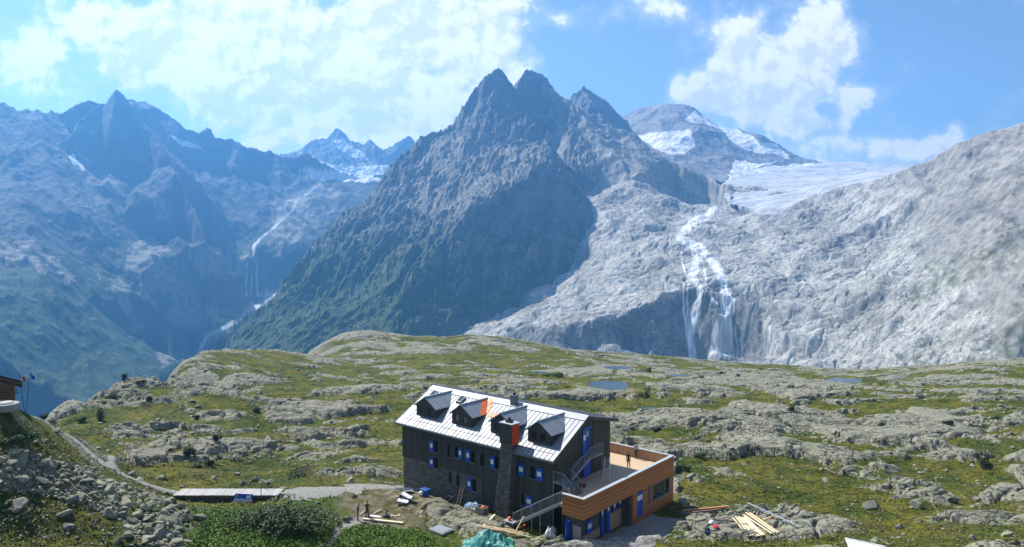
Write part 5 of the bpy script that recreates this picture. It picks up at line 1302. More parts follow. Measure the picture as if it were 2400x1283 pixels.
q = MB(); q.lathe([(.1, .1), (.14, .15), (.13, .3), (.05, .36)], (0, -.2, 0), 10); q.build('pocket', M_bluep, bp, True)
for sx in (-.1, .1):
    q = MB(); q.bar((sx, .2, .12), (sx, .26, .34), .05, .02); q.build('strap', M_bluep, bp)
# planks by the two men
for (a, b, w_, h_, mt, lb) in [((851, 1219), (945, 1229), .30, .14, M_woodp, 'long pale timber at the feet of the two men'), ((858, 1227), (922, 1239), .12, .05, M_oldwood, 'thin greyish lath below the long pale timber'), ((877, 1206), (893, 1198), .10, .08, M_wood, 'short yellow batten beside the red-shirted man'), ((844, 1209), (857, 1199), .06, .05, M_wood, 'thin pale lath leaning between the two men'), ((868, 1215), (892, 1218), .3, .07, M_whitecloth, 'short white board on the long pale timber'), ((851, 1214), (870, 1213), .12, .1, M_oldwood, 'dark short beam behind the men')]:
    stick('plank', G(*a, 72), G(*b, 72), w_, h_, mt, lb, 'plank', None, .12 if w_ != .3 or h_ > .1 else .24)
ms = at('mitre_saw', G(905, 1211, 73), 'black mitre saw standing on the trodden earth', 'mitre saw')
q = MB(); q.box(-.3, .3, -.25, .25, .08, .16); q.build('base', M_black, ms, False, .02); q = MB(); q.tube((-.04, 0, .42), (.04, 0, .42), .2, None, 20); q.build('blade', M_galv, ms); q = MB(); q.bar((0, .24, .12), (0, .05, .62), .1, .12); q.tube((-.02, .0, .55), (.22, .0, .55), .11, .09, 10); q.build('arm', M_black, ms, False, .01); q = MB(); q.bar((0, -.18, .72), (0, .06, .6), .05); q.build('handle', M_oldwood, ms)
for sx, sy in ((-.25, -.2), (.25, -.2), (-.25, .2), (.25, .2)):
    q = MB(); q.box(sx - .03, sx + .03, sy - .03, sy + .03, -.06, .08); q.build('leg', M_black, ms)
for i in range(5):
    p = G(918 + i * 5, 1209 + (i % 3) * 2, 73); a = random.uniform(0, 3); stick('offcut', p, p + Vector((cos(a) * .4, sin(a) * .25, 0)), .1, .06, M_woodp, 'pale sawn offcut on the earth beside the black mitre saw', 'offcut', 'offcuts beside the mitre saw', .06)
# zinc sheets at the left corner of the hut
for i, (px_, py_, l_, w_, rz_, tilt, lb) in enumerate([(944, 1149, 1.6, .35, .2, .1, 'bright curled zinc sheet lying closest to the hut corner'), (958, 1153, 1.0, .45, .3, .25, 'curved zinc sheet against the hut wall'), (951, 1166, 1.9, .6, -.9, .1, 'broad grey zinc sheet in the middle of the heap'), (956, 1174, 1.5, .22, .1, .06, 'bright narrow zinc strip across the heap'), (942, 1181, 1.3, .7, -.5, .08, 'grey zinc sheet at the near end of the heap'), (936, 1186, .8, .18, -.6, .05, 'small grey zinc strip at the bottom of the heap')]):
    p = G(px_, py_, 80); q = MB(); m_ = 6
    for k in range(m_):
        x0_, x1_ = -w_ / 2 + w_ * k / m_, -w_ / 2 + w_ * (k + 1) / m_; z0_, z1_ = .12 * (2 * k / m_ - 1) ** 2, .12 * (2 * (k + 1) / m_ - 1) ** 2
        q.hexa([(-l_ / 2, x0_, z0_), (l_ / 2, x0_, z0_), (l_ / 2, x1_, z1_), (-l_ / 2, x1_, z1_)], [(-l_ / 2, x0_, z0_ + .012), (l_ / 2, x0_, z0_ + .012), (l_ / 2, x1_, z1_ + .012), (-l_ / 2, x1_, z1_ + .012)])
    o = single(q, 'zinc_sheet', M_zinc, p + Vector((0, 0, .06 + .03 * i)), lb, 'metal sheet', 'zinc sheets heaped at the hut corner'); o.rotation_euler = (tilt, 0, rz_)
bb = at('blue_bin', G(997, 1161, 80), 'blue plastic bin lying in the shade of the hut wall', 'bin', None, -PSI)
q = MB(); q.box(-.5, .45, -.32, .32, 0, .62); q.build('body', M_bluep, bb, False, .06); q = MB(); q.box(-.54, .5, -.36, .36, .625, .68); q.build('lid', M_bluep, bb, False, .02)
q = MB(); q.lathe([(.18, 0), (.22, .06), (.22, .36), (.1, .42)], (0, 0, 0), 14); single(q, 'bucket', M_whitecloth, G(987, 1161, 79.5), 'round white bucket beside the blue bin', 'bucket', None, True)
hc = at('hand_cart', HL(-13.4, -6.2, 0) * 1.0, 'thin metal frame of a hand cart standing in the shade of the hut', 'hand cart', None, -PSI); hc.location.z = gz(hc.location.x, hc.location.y)
q = MB()
for sx in (-.35, .35): q.tube((sx - .6, 0, .1), (sx + .1, 0, .75), .025); 
q.tube((-.25, 0, .75), (.45, 0, .75), .025); q.tube((-.95, 0, .1), (-.25, 0, .1), .025); q.build('frame', M_galv_b, hc)
for y in (-.05, .05):
    q = MB(); q.tube((-.62, y - .02, .2), (-.62, y + .02, .2), .2, None, 14); q.build('wheel', M_black, hc)
ld = at('ladder', HL(-12.3, -5.75, 0), 'short wooden ladder leaning on the stone wall below the lower window', 'ladder', None, -PSI); ld.location.z = gz(ld.location.x, ld.location.y)
for sx in (-.22, .22):
    q = MB(); q.bar((sx, -.45, -.1), (sx, .4, 2.0), .06); q.build('rail', M_wood, ld)
q = MB()
for k in range(6): t_ = (k + .7) / 7; q.tube((-.22, -.45 + .85 * t_, 2.1 * t_ - .1), (.22, -.45 + .85 * t_, 2.1 * t_ - .1), .02)
q.build('rungs', M_wood, ld)
p = HL(-9.6, -6.4); p.z = gz(p.x, p.y); cloth_heap(p, 1.5, .65, .8, M_tarpb, 'tarpaulin', 'blue-grey tarpaulin heap in the shade left of the chimney', 'tarpaulin', 9).rotation_euler.z = -PSI
p = HL(-8.0, -7.1); p.z = gz(p.x, p.y); cr8 = at('crate', p, 'grey open crate with orange things at the foot of the chimney', 'crate', None, -PSI)
q = MB(); q.box(-.55, .55, -.4, .4, 0, .06); q.box(-.55, .55, -.4, -.35, .061, .6); q.box(-.55, .55, .35, .4, .061, .6); q.box(-.55, -.5, -.349, .349, .061, .6); q.box(.5, .55, -.349, .349, .061, .6); q.build('box', M_crate, cr8)
q = MB(); q.lathe([(.1, .3), (.26, .4), (.24, .62), (.05, .72)], (.15, 0, 0), 12); single(q, 'helmet', M_orange, p, 'orange bundle sticking out of the grey crate', 'bundle', None, True)
# tarpaulin, laths and rubble at the bottom edge
tp = G(1143, 1283, 65)
n = 110; u = np.linspace(-1, 1, n); X, Y = np.meshgrid(u * 2.45, u * 1.5)
Z = .95 * np.exp(-((X + .3) / 1.35) ** 2 - ((Y - .15) / .95) ** 2) + .35 * np.exp(-((X - 1.3) / .8) ** 2 - (Y / .7) ** 2) + .22 * (ridged(X * .9 + Y * .5, Y * .6 - X * .3, 4, 701, .5) - .5) + .08 * (ridged(X * 2.6 - Y, Y * 1.4 + X * .8, 3, 711) - .5)
gh = fields_at(X + tp.x, Y + tp.y + 1.0)['H']; Z = gh - tp.z + .08 + np.clip(Z, 0.02, 2)
rr_ = np.maximum(np.abs(X / 2.45), np.abs(Y / 1.5)) + .12 * fbm(X, Y, 3, 721); fc = grid_faces(n, n); fc = fc[(rr_.ravel()[fc] < .96).all(1)]
o = mesh_np('tarpaulin', np.stack([X.ravel(), Y.ravel() + 1.0, Z.ravel()], 1), fc, M_tarp, True); link(o); o.location = tp; tag(o, 'crumpled teal tarpaulin over a heap at the bottom edge', 'tarpaulin'); s_ = o.modifiers.new('s', 'SOLIDIFY'); s_.thickness = .02
for i in range(16):
    a = (1120 + i * 4 + random.uniform(-6, 6), 1237 + i * .8 + random.uniform(-3, 4)); b = (a[0] + random.uniform(40, 75), a[1] + random.uniform(9, 20)); stick('lath', G(*a, 68), G(*b, 67), .07, .04, M_woodp if i % 2 else M_wood, 'thin pale lath in the loose heap behind the teal tarpaulin', 'lath', 'laths heaped behind the teal tarpaulin', .25 + .06 * random.random())
A = G(1132, 1235, 68); stick('plank', A, Vector(W(1160, 1206, 71.5)), .18, .05, M_woodp, 'pale grey plank leaning up towards the chimney foot', 'plank')
A = G(1206, 1250, 67); stick('plank', A, Vector(W(1228, 1211, 68.5)), .12, .07, M_woodp, 'pale yellow plank leaning against the lower stair rail', 'plank')
rk = at('metal_step', G(1196, 1233, 69.5), 'low galvanised step frame at the foot of the lower stairs', 'step', None, -PSI)
q = MB(); q.box(-.65, .65, -.35, .35, .42, .48); q.build('top', M_galv_b, rk); q = MB(); q.box(-.6, .6, -.3, .3, .18, .22); q.build('shelf', M_galv, rk)
for sx in (-.6, .6):
    for sy in (-.3, .3): q = MB(); q.box(sx - .03, sx + .03, sy - .03, sy + .03, -.1, .419); q.build('leg', M_galv, rk)
for (p, lb) in ((Vector(rk.location) + Vector((-.1, .1, .485)), 'red bucket standing on the galvanised step'), (G(1229, 1238, 69), 'dark red bucket on the ground under the lower stairs')):
    q = MB(); q.lathe([(.13, 0), (.17, .28), (.18, .30)], (0, 0, 0), 16); bk = at('bucket', p, lb, 'bucket'); q.build('body', M_red, bk, True); q = MB(); q.lathe([(.15, .301), (.15, .31)], (0, 0, 0), 16); q.build('filling', M_orange, bk)
for i, (px_, py_, s_, lb) in enumerate([(1287, 1257, .5, 'largest white sack slumped on the ground below the annexe corner'), (1297, 1251, .42, 'white translucent sack behind the largest white sack'), (1295, 1262, .3, 'small white sack in front of the white sacks')]):
    cloth_heap(G(px_, py_, 67), s_, s_ * .8, s_ * 1.5, M_sack, 'sack', lb, 'sack', 20 + i)
# square grating on a masonry shaft
hp_ = G(1033, 1245, 69.5); hs = at('shaft', hp_ + Vector((0, 0, .0)), 'square grey steel cover on a low concrete shaft', 'shaft cover', None, -PSI)
q = MB(); q.box(-.95, .95, -.75, .75, -.9, .18); q.build('shaft_wall', M_conc, hs); q = MB(); q.box(-.8, .8, -.6, .6, .183, .22); q.build('cover', M_galv, hs)
# white plastered hut top peeping in at the bottom edge
wp = Vector(W(2005, 1262, 57.5)); wt_ = at('white_hut', wp, 'corner of a white sheet-covered roof at the bottom edge', 'roof')
A = Vector(W(1982, 1264, 58)) - wp; B = Vector(W(2075, 1284, 57)) - wp; D = Vector((-.55, -2.4, -.2))
q = MB(); q.hexa([A, B, B + D, A + D], [p + Vector((0, 0, .06)) for p in (A, B, B + D, A + D)]); q.build('roof_sheet', simple('white_roof_sheet', (.62, .61, .57), .8, 0, .06, 1.5), wt_)
q = MB(); q.bar(A + Vector((0, .02, .06)), B + Vector((0, .02, .06)), .09, .1); q.bar(A + Vector((0, 0, .06)), A + D + Vector((0, 0, .06)), .09, .1); q.build('edging', M_white, wt_)
q = MB(); q.hexa([A + Vector((.1, -.1, -1.8)), B + Vector((0, -.1, -1.8)), B + D + Vector((0, .1, -1.8)), A + D + Vector((.1, .1, -1.8))], [A + Vector((.1, -.1, -.01)), B + Vector((0, -.1, -.01)), B + D + Vector((0, .1, -.01)), A + D + Vector((.1, .1, -.01))]); q.build('wall', M_conc, wt_)
# on the terrace: trestle ladder and a red box under the stairs
tl = at('step_ladder', HL(1.9, 0.5, ZT), 'thin aluminium trestle ladder spread open on the terrace', 'ladder', None, -PSI + .5)
for s in (-1, 1):
    q = MB()
    for sx in (-.38, .38): q.bar((sx, s * .75, 0), (sx * .55, s * .06, 2.35), .05)
    q.build('rail', M_galv_b, tl)
    q = MB()
    for k in range(6): t_ = (k + 1) / 7; w_ = .38 * (1 - .45 * t_); q.tube((-w_, s * (.75 - .69 * t_), 2.35 * t_), (w_, s * (.75 - .69 * t_), 2.35 * t_), .022)
    q.build('rungs', M_galv_b, tl)
q = MB(); q.box(-.28, .28, -.2, .2, 0, .34); o = single(q, 'box', simple('dark_red_box', (.16, .012, .012), .6), HL(1.1, -2.6, ZT) + Vector((0, 0, .004)), 'dark red box under the landing of the fire stairs', 'box', None, False, .03); o.rotation_euler.z = -PSI

# ------------------------------------------------------------------ people
M_skin = simple('skin', (0.42, 0.23, 0.15), .6, 0, .08, 8); M_hair = simple('dark_hair', (0.025, 0.018, 0.014), .7, 0, .1, 10); M_hairg = simple('grey_hair', (0.40, 0.38, 0.36), .7, 0, .1, 10)
def person(p, rz, label, arms, legs, shirt, trousers, hair, sleeves=True, lean=(0, 0), turn=0.0):
    """one skinned body; arms: (elbow, wrist) per side, legs: (knee, ankle) per side, in the person's own frame, facing -y"""
    lx, ly = lean
    V, E, R, K = [], [], [], []
    def v(co, r, k): V.append(Vector(co)); R.append(r if isinstance(r, tuple) else (r, r)); K.append(k); return len(V) - 1
    def e(a, b): E.append((a, b))
    pel = v((0, 0, .94), (.155, .115), 'leg'); ab = v((lx * .3, ly * .3, 1.10), (.15, .105), 'top'); ch = v((lx * .7, ly * .7, 1.31), (.165, .115), 'top'); up_ = v((lx, ly, 1.43), (.13, .09), 'top')
    nk = v((lx, ly - .01, 1.53), .055, 'skin'); hd = v((lx, ly - .03, 1.63), (.075, .092), 'skin'); ht_ = v((lx, ly - .015, 1.71), (.07, .082), 'skin'); tp_ = v((lx, ly, 1.755), .045, 'skin')
    for a, b in ((pel, ab), (ab, ch), (ch, up_), (up_, nk), (nk, hd), (hd, ht_), (ht_, tp_)): e(a, b)
    ns = v((lx + .02 * turn, ly - .135, 1.635), .014, 'skin'); e(hd, ns)
    for s, (el, wr) in zip((-1, 1), arms):
        sh = v((lx + s * .185, ly, 1.42), .06, 'top'); e(up_, sh); eb = v(el, .045, 'top' if sleeves else 'skin'); e(sh, eb); w_ = v(wr, .03, 'skin' if not sleeves else 'skin'); e(eb, w_)
        d = (Vector(wr) - Vector(el)).normalized(); side = d.cross(Vector((0, 1, 0.2))).normalized(); pm = v(Vector(wr) + d * .06, (.038, .02), 'skin'); e(w_, pm)
        for k, off in enumerate((-.03, -.01, .01, .03)):
            a = v(Vector(wr) + d * (.11 + .012 * (1.5 - abs(k - 1.5))) + side * off, .0095, 'skin'); e(pm, a); b = v(V[a] + d * .035 + Vector((0, -.012, -.005)), .008, 'skin'); e(a, b)
        th = v(Vector(wr) + d * .07 + side * .045 * s + Vector((0, -.02, 0)), .010, 'skin'); e(pm, th)
    for s, (kn, an) in zip((-1, 1), legs):
        hp2 = v((s * .095, 0, .86), .088, 'leg'); e(pel, hp2); k_ = v(kn, .062, 'leg'); e(hp2, k_); a_ = v(an, .043, 'leg'); e(k_, a_); t_ = v((an[0] + s * .03, an[1] - .17, .035), (.045, .032), 'shoe'); e(a_, t_)
    me = bpy.data.meshes.new('person'); me.from_pydata([tuple(x) for x in V], E, []); tmp = bpy.data.objects.new('person', me); C.objects.link(tmp)
    sk = tmp.modifiers.new('skin', 'SKIN'); sk.use_smooth_shade = True; sb = tmp.modifiers.new('sub', 'SUBSURF'); sb.levels = 2; sb.render_levels = 2
    for i, r in enumerate(R): me.skin_vertices[0].data[i].radius = r
    me.skin_vertices[0].data[0].use_root = True
    dg = bpy.context.evaluated_depsgraph_get(); nm = bpy.data.meshes.new_from_object(tmp.evaluated_get(dg)); bpy.data.objects.remove(tmp); nm.name = 'person'
    mats = [M_skin, shirt, trousers, M_black, hair]; nm.materials.clear()
    for mt in mats: nm.materials.append(mt)
    key = {'skin': 0, 'top': 1, 'leg': 2, 'shoe': 3}
    for f in nm.polygons:
        c_ = f.center; best = None
        for a, b in E:
            A_, B_ = V[a], V[b]; d = B_ - A_; t = max(0, min(1, (c_ - A_).dot(d) / max(d.length_squared, 1e-9))); q_ = (c_ - A_ - d * t).length
            if best is None or q_ < best[0]: best = (q_, K[a] if t < .5 and K[b] != 'top' or K[b] == 'leg' and t < .5 else K[b], a, b)
        k = best[1]; mi = key[k]
        if k == 'skin' and c_.z > 1.5 and (c_.z > 1.715 or (c_.y > ly - .01 and c_.z > 1.585)): mi = 4
        f.material_index = mi; f.use_smooth = True
    o = bpy.data.objects.new('person', nm); link(o); o.location = p; o.rotation_euler.z = rz; tag(o, label, 'person'); return o
M_tg = simple('grey_green_shirt', (.14, .16, .15), .85, 0, .15, 8); M_tr = simple('dark_red_shirt', (.13, .02, .02), .85, 0, .15, 8); M_tb = simple('black_shirt', (.02, .02, .024), .85, 0, .15, 8); M_pd = simple('dark_trousers', (.025, .028, .03), .85, 0, .15, 8); M_po = simple('olive_trousers', (.16, .115, .03), .85, 0, .15, 8); M_tl = simple('light_shirt', (.30, .28, .28), .85, 0, .15, 8)
person(G(839, 1220, 72.5), radians(75), 'man in grey-green work clothes holding out one hand, left of two by the timber',
       (((-.24, .02, 1.17), (-.2, -.22, 1.12)), ((.24, .04, 1.17), (.2, .02, .93))), (((-.10, -.02, .48), (-.11, .02, .07)), ((.11, .05, .48), (.12, .14, .07))), M_tg, M_tg, M_hairg, True, (0, -.05))
person(G(861, 1216, 73), radians(168), 'man in a dark red shirt with one hand on his hip by the timber',
       (((-.36, .08, 1.2), (-.2, -.04, 1.02)), ((.27, -.02, 1.22), (.2, -.2, 1.38))), (((-.12, 0, .48), (-.16, .02, .07)), ((.12, -.02, .48), (.17, 0, .07))), M_tr, M_pd, M_hair)
person(HL(1.55, 5.1, ZT) + Vector((0, 0, .004)), radians(20), 'man in a black shirt and olive trousers walking across the sunlit terrace',
       (((-.24, .03, 1.17), (-.25, -.02, .92)), ((.25, .05, 1.17), (.24, .02, .92))), (((-.10, -.05, .48), (-.10, .02, .07)), ((.10, -.08, .49), (.11, -.16, .07))), M_tb, M_po, M_hair, False)
person(HL(.45, 8.5, ZT) + Vector((0, 0, .004)), radians(150), 'long-haired person leaning on the terrace rear parapet',
       (((-.26, -.05, 1.2), (-.12, -.26, 1.16)), ((.26, -.05, 1.2), (.12, -.26, 1.16))), (((-.09, -.01, .48), (-.09, .03, .07)), ((.09, -.02, .48), (.10, 0, .07))), M_tl, M_pd, M_hair, True, (.02, -.06))
# ------------------------------------------------------------------ boulders, scree and plants
def rock_proto(seed, sub=3, cuts=11, sx=1.0, sy=.8, sz=.6):
    r_ = np.random.default_rng(seed); bm = bmesh.new(); bmesh.ops.create_icosphere(bm, subdivisions=sub, radius=1.0)
    co = np.array([v.co[:] for v in bm.verts])
    for k in range(cuts):
        n = r_.normal(size=3); n /= np.linalg.norm(n); d = r_.uniform(.42, .78); h = co @ n - d; co = co - np.outer(np.maximum(h, 0), n)
    co = co * (sx, sy, sz)
    nz = fbm(co[:, 0] * 2 + seed, co[:, 1] * 2 + co[:, 2], 3, seed) * .05; co = co * (1 + nz[:, None])
    for v, c_ in zip(bm.verts, co): v.co = c_
    me = bpy.data.meshes.new('boulder'); bm.to_mesh(me); bm.free(); return me
m, nt, b = material('boulder_rock'); M_rock = m
g = nt.new('ShaderNodeNewGeometry'); P = g.outputs['Position']; oi = nt.new('ShaderNodeObjectInfo')
a1 = nt.noise(P, 1.8, 7, .68, .3); a2 = nt.noise(P, 9, 5, .7)
col = nt.mix(nt.mapr(a1, .32, .66), (0.20, 0.195, 0.165), (0.37, 0.36, 0.29)); col = nt.mix(nt.math('MULTIPLY', nt.mapr(nt.noise(P, 1.1, 6, .7), .46, .62), .7), col, (0.34, 0.355, 0.20))
col = nt.mix(nt.mapr(a2, .35, .65), nt.mix(1.0, col, (.66, .66, .66), 'MULTIPLY'), col); col = nt.mix(1.0, col, nt.ramp(oi.outputs['Random'], [(0, (.72, .72, .72)), (1, (1.12, 1.1, 1.05))]), 'MULTIPLY')
nt.link(col, b.inputs['Base Color']); b.inputs['Roughness'].default_value = .92; b.inputs['Specular IOR Level'].default_value = .2; nt.link(nt.bump(nt.math('ADD', a1, nt.math('MULTIPLY', a2, .5)), .8, .12), b.inputs['Normal'])
protos = [rock_proto(100 + i, 3, 9 + i % 5, 1.0, random.uniform(.6, .95), random.uniform(.42, .75)) for i in range(12)]
for me in protos:
    me.materials.append(M_rock)
R2 = np.random.default_rng(77)
def px_ground(pxs, pys, lo=48, hi=430):
    """ground under many photo pixels at once"""
    ys = np.exp(np.linspace(math.log(lo), math.log(hi), 420)); n = len(pxs)
    dx = (np.asarray(pxs) - 1200) / F; dv = (np.asarray(pys) - 641.5) / F; fy = cos(PITCH) - sin(PITCH) * dv; fz = -sin(PITCH) - cos(PITCH) * dv
    Y = np.repeat(ys[None], n, 0); X = (dx / fy)[:, None] * Y; Zr = CAMZ + (fz / fy)[:, None] * Y
    f = fields_at(X, Y); hit = Zr <= f['H']; i = np.where(hit.any(1), hit.argmax(1), 0); r = np.arange(n)
    return np.stack([X[r, i], Y[r, i], f['H'][r, i]], 1), {k: v[r, i] for k, v in f.items()}, hit.any(1)
placed = []
def boulder(p, s, label, group, sink=.28):
    o = bpy.data.objects.new('boulder', protos[int(R2.integers(12))]); link(o)
    o.location = (p[0], p[1], p[2] + s * (.42 - sink)); o.scale = (s, s * R2.uniform(.8, 1.1), s * R2.uniform(.75, 1.1)); o.rotation_euler = (R2.uniform(-.5, .5), R2.uniform(-.5, .5), R2.uniform(0, 6.28))
    tag(o, label, 'boulder', group); placed.append((p[0], p[1], s)); return o
def in_talus(x, y): return inpoly(np.asarray(x, float), np.asarray(y, float), TALUS)
big = [(45, 1085, 2.6), (110, 1105, 1.9), (255, 1155, 1.5), (295, 1185, 1.7), (365, 1175, 1.5), (155, 1140, 1.5), (200, 1135, 1.4), (250, 1210, 1.4), (405, 1225, 1.5), (320, 1215, 1.4), (190, 1105, 1.2), (350, 1245, 1.1), (395, 1195, 1.1), (300, 1262, 1.1), (150, 1210, 1.3), (160, 1240, 1.2), (40, 1195, 1.4), (30, 1075, 1.6), (275, 1275, 1.2), (130, 1015, 1.5), (115, 990, 1.2), (310, 1115, 1.2), (375, 1125, 1.3), (330, 1128, 1.1)]
pg, ff, ok = px_ground([b[0] for b in big], [b[1] for b in big])
g1 = 'boulders in the scree below the footpath'; l1 = 'angular grey boulder among the tumbled scree below the left footpath'
for (b_, p) in zip(big, pg): boulder(p, b_[2] * .62, 'large ' + l1, 'large boulders in the scree below the footpath')
cx_, cy_ = R2.uniform(-10, 470, 1800), R2.uniform(1050, 1290, 1800); kk = in_talus(cx_, cy_); cx_, cy_ = cx_[kk], cy_[kk]
pg, ff, ok = px_ground(cx_, cy_)
cnt = 0
for p, o_ in zip(pg, ok):
    s = .34 + .62 * R2.random() ** 2
    if not o_ or cnt >= 200 or any((p[0] - a) ** 2 + (p[1] - c_) ** 2 < (.44 * (s + t)) ** 2 for a, c_, t in placed): continue
    boulder(p, s, 'middling ' + l1, g1); cnt += 1
er = [(1935, 1133, 1.0, 'pale upright boulder standing alone in the grass right of the annexe'), (1660, 1036, .7, 'dark boulder perched alone on the smooth slab above the annexe'), (1618, 1018, .55, None), (1500, 965, .8, 'dark boulder on the slab just behind the hut roof end'), (1955, 1020, 1.1, None), (1985, 1030, .9, None), (2070, 998, .7, None), (1925, 1105, .5, None), (1745, 1120, .7, 'flat pale boulder in the meadow right of the annexe'), (2045, 1195, 1.5, 'largest grey boulder right of the fanned planks'), (2150, 1190, 1.4, None), (2230, 1180, 1.5, None), (2290, 1175, 1.2, None), (1600, 1180, 1.2, 'grey rock hump at the foot of the annexe end wall'), (1690, 1115, .4, None), (2110, 1240, .8, None), (2330, 1235, .8, None), (2360, 1260, .9, None), (2280, 1265, .7, None), (1880, 1215, 1.1, None),
      (960, 1055, 1.2, None), (450, 945, 1.1, None), (465, 957, 1.0, None), (820, 965, 1.2, None), (880, 955, 1.0, None), (395, 1055, 1.3, 'dark pointed boulder beside the round dark shrub'), (600, 1010, .9, None), (700, 870, 1.3, None), (980, 1130, .8, None), (645, 1175, .8, 'pale boulder in the herbs beside the notice board'), (720, 1222, .9, 'grey slab of rock leaning out of the big willow bush'), (745, 1183, .5, None), (830, 1165, .55, None), (810, 1222, .7, 'bluish grey rock at the feet of the man in grey-green'), (630, 1135, .9, None), (600, 1130, .9, None), (570, 1138, .8, None), (820, 1132, 1.2, None), (555, 1115, .8, None), (500, 1125, .9, None)]
pg, ff, ok = px_ground([e[0] for e in er], [e[1] for e in er])
for e_, p in zip(er, pg): boulder(p, e_[2] * .7, e_[3] or 'grey erratic boulder lying loose on the open slabs and turf', None if e_[3] else 'erratic boulders on the plateau', .2)
# everything smaller: one field of loose stones
def stones(name, P_, S_, mat):
    bases = []
    for i in range(6):
        me = rock_proto(300 + i, 1, 7, 1.0, R2.uniform(.6, .95), R2.uniform(.4, .7)); n = len(me.vertices); co = np.empty(n * 3, np.float32); me.vertices.foreach_get('co', co); fv = np.array([p.vertices[:] for p in me.polygons]); bases.append((co.reshape(-1, 3), fv))
    Vs, Fs, off = [], [], 0
    for p, s in zip(P_, S_):
        co, fv = bases[int(R2.integers(6))]; a = R2.uniform(0, 6.28); b_ = R2.uniform(-.4, .4); ca, sa, cb_, sb_ = cos(a), sin(a), cos(b_), sin(b_)
        x, y, z = co[:, 0], co[:, 1] * cb_ - co[:, 2] * sb_, co[:, 1] * sb_ + co[:, 2] * cb_
        Vs.append(np.stack([(x * ca - y * sa) * s + p[0], (x * sa + y * ca) * s + p[1], z * s + p[2] + s * .12], 1)); Fs.append(fv + off); off += len(co)
    o = mesh_np(name, np.concatenate(Vs), np.concatenate(Fs), mat, False); link(o); tagk(o, 'stuff'); return o
sx_, sy_ = R2.uniform(-20, 2420, 5200), R2.uniform(850, 1288, 5200); tx, ty = R2.uniform(-10, 480, 6500), R2.uniform(1050, 1290, 6500); k = in_talus(tx, ty)
k2 = R2.random(6500) < .12
sx_ = np.concatenate([sx_, tx[k | k2]]); sy_ = np.concatenate([sy_, ty[k | k2]])
pg, ff, ok = px_ground(sx_, sy_)
hx_, hy_ = tohut(pg[:, 0], pg[:, 1]); inside = (hx_ > -22.6) & (hx_ < 5.4) & (hy_ > -6.6) & (hy_ < 9.5)
ok &= ~inside & (ff['bank'] < .5) & (ff['clear'] < .55)
d_ = np.hypot(pg[:, 0], pg[:, 1]); cl = fbm(pg[:, 0] / 9, pg[:, 1] / 9, 4, 801)
tal = in_talus(sx_, sy_); ok &= tal | (cl > -.05)
S_ = (.07 + .24 * R2.random(len(sx_)) ** 2.5) * np.clip(d_ / 75, .8, 2.6) * np.where(tal, 1.15, 1)
ok &= tal | (R2.random(len(sx_)) < .75)
stones('scree', pg[ok], S_[ok], M_rock)

def leaf_mat(name, ca, cb, scale=2.5):
    m, nt, b = material(name); P = nt.new('ShaderNodeNewGeometry').outputs['Position']
    col = nt.mix(nt.mapr(nt.noise(P, scale, 5, .7), .3, .7), ca, cb); nt.link(col, b.inputs['Base Color']); b.inputs['Roughness'].default_value = .65; b.inputs['Specular IOR Level'].default_value = .25
    b.inputs['Subsurface Weight'].default_value = 0
    return m
M_pine = leaf_mat('dwarf_pine', (0.022, 0.040, 0.012), (0.060, 0.095, 0.022)); M_will = leaf_mat('grey_willow', (0.036, 0.064, 0.020), (0.110, 0.150, 0.055)); M_herb = leaf_mat('lush_herbs', (0.045, 0.11, 0.006), (0.16, 0.235, 0.02)); M_alder = leaf_mat('green_alder', (0.035, 0.075, 0.012), (0.085, 0.14, 0.025)); M_tuft = leaf_mat('moor_grass', (0.075, 0.085, 0.014), (0.20, 0.18, 0.05))
M_bark = simple('bark', (.09, .07, .05), .9, 0, .3, 5)
def leaves(n, P_, size, flat=.5, r=R2):
    """n leaf blades: quads with random facing round the points P_"""
    nrm = r.normal(size=(n, 3)); nrm[:, 2] = np.abs(nrm[:, 2]) + flat; nrm /= np.linalg.norm(nrm, axis=1)[:, None]
    t = np.cross(nrm, r.normal(size=(n, 3))); t /= np.linalg.norm(t, axis=1)[:, None]; b_ = np.cross(nrm, t)
    s = (size * r.uniform(.6, 1.3, n))[:, None]
    V = np.stack([P_ - t * s, P_ - b_ * s * .55, P_ + t * s, P_ + b_ * s * .55], 1).reshape(-1, 3)
    return V, np.arange(n * 4).reshape(n, 4)
def shrub_mesh(seed, rx, ry, rz, n, size, lumps=9):
    r = np.random.default_rng(seed); c_ = r.normal(size=(lumps, 3)) * (.5, .5, .3); c_[:, 2] = np.abs(c_[:, 2]) + .25; rad = r.uniform(.28, .55, lumps)
    i = r.integers(0, lumps, n); d = r.normal(size=(n, 3)); d /= np.linalg.norm(d, axis=1)[:, None]; q = c_[i] + d * (rad[i] * r.uniform(.55, 1.05, n) ** .5)[:, None]
    q[:, 2] = np.abs(q[:, 2]); q *= (rx, ry, rz)
    return leaves(n, q, size, .5, r)
def shrub(p, rx, rz, mat, label, group=None, seed=0, n=1500, size=.09, ry=None):
    V, fc = shrub_mesh(seed, rx, ry or rx * .8, rz, n, size, 9 if n < 3000 else 40); o = empty('shrub', p, 0); tag(o, label, 'shrub', group)
    f = mesh_np('foliage', V, fc, mat, False); link(f, o)
    q = MB(); r_ = random.Random(seed)
    for k in range(5): a = r_.uniform(0, 6.28); q.tube((0, 0, -.15), (cos(a) * rx * .45, sin(a) * rx * .4, rz * .6), .035, .012, 6)
    q.build('stem', M_bark, o); return o
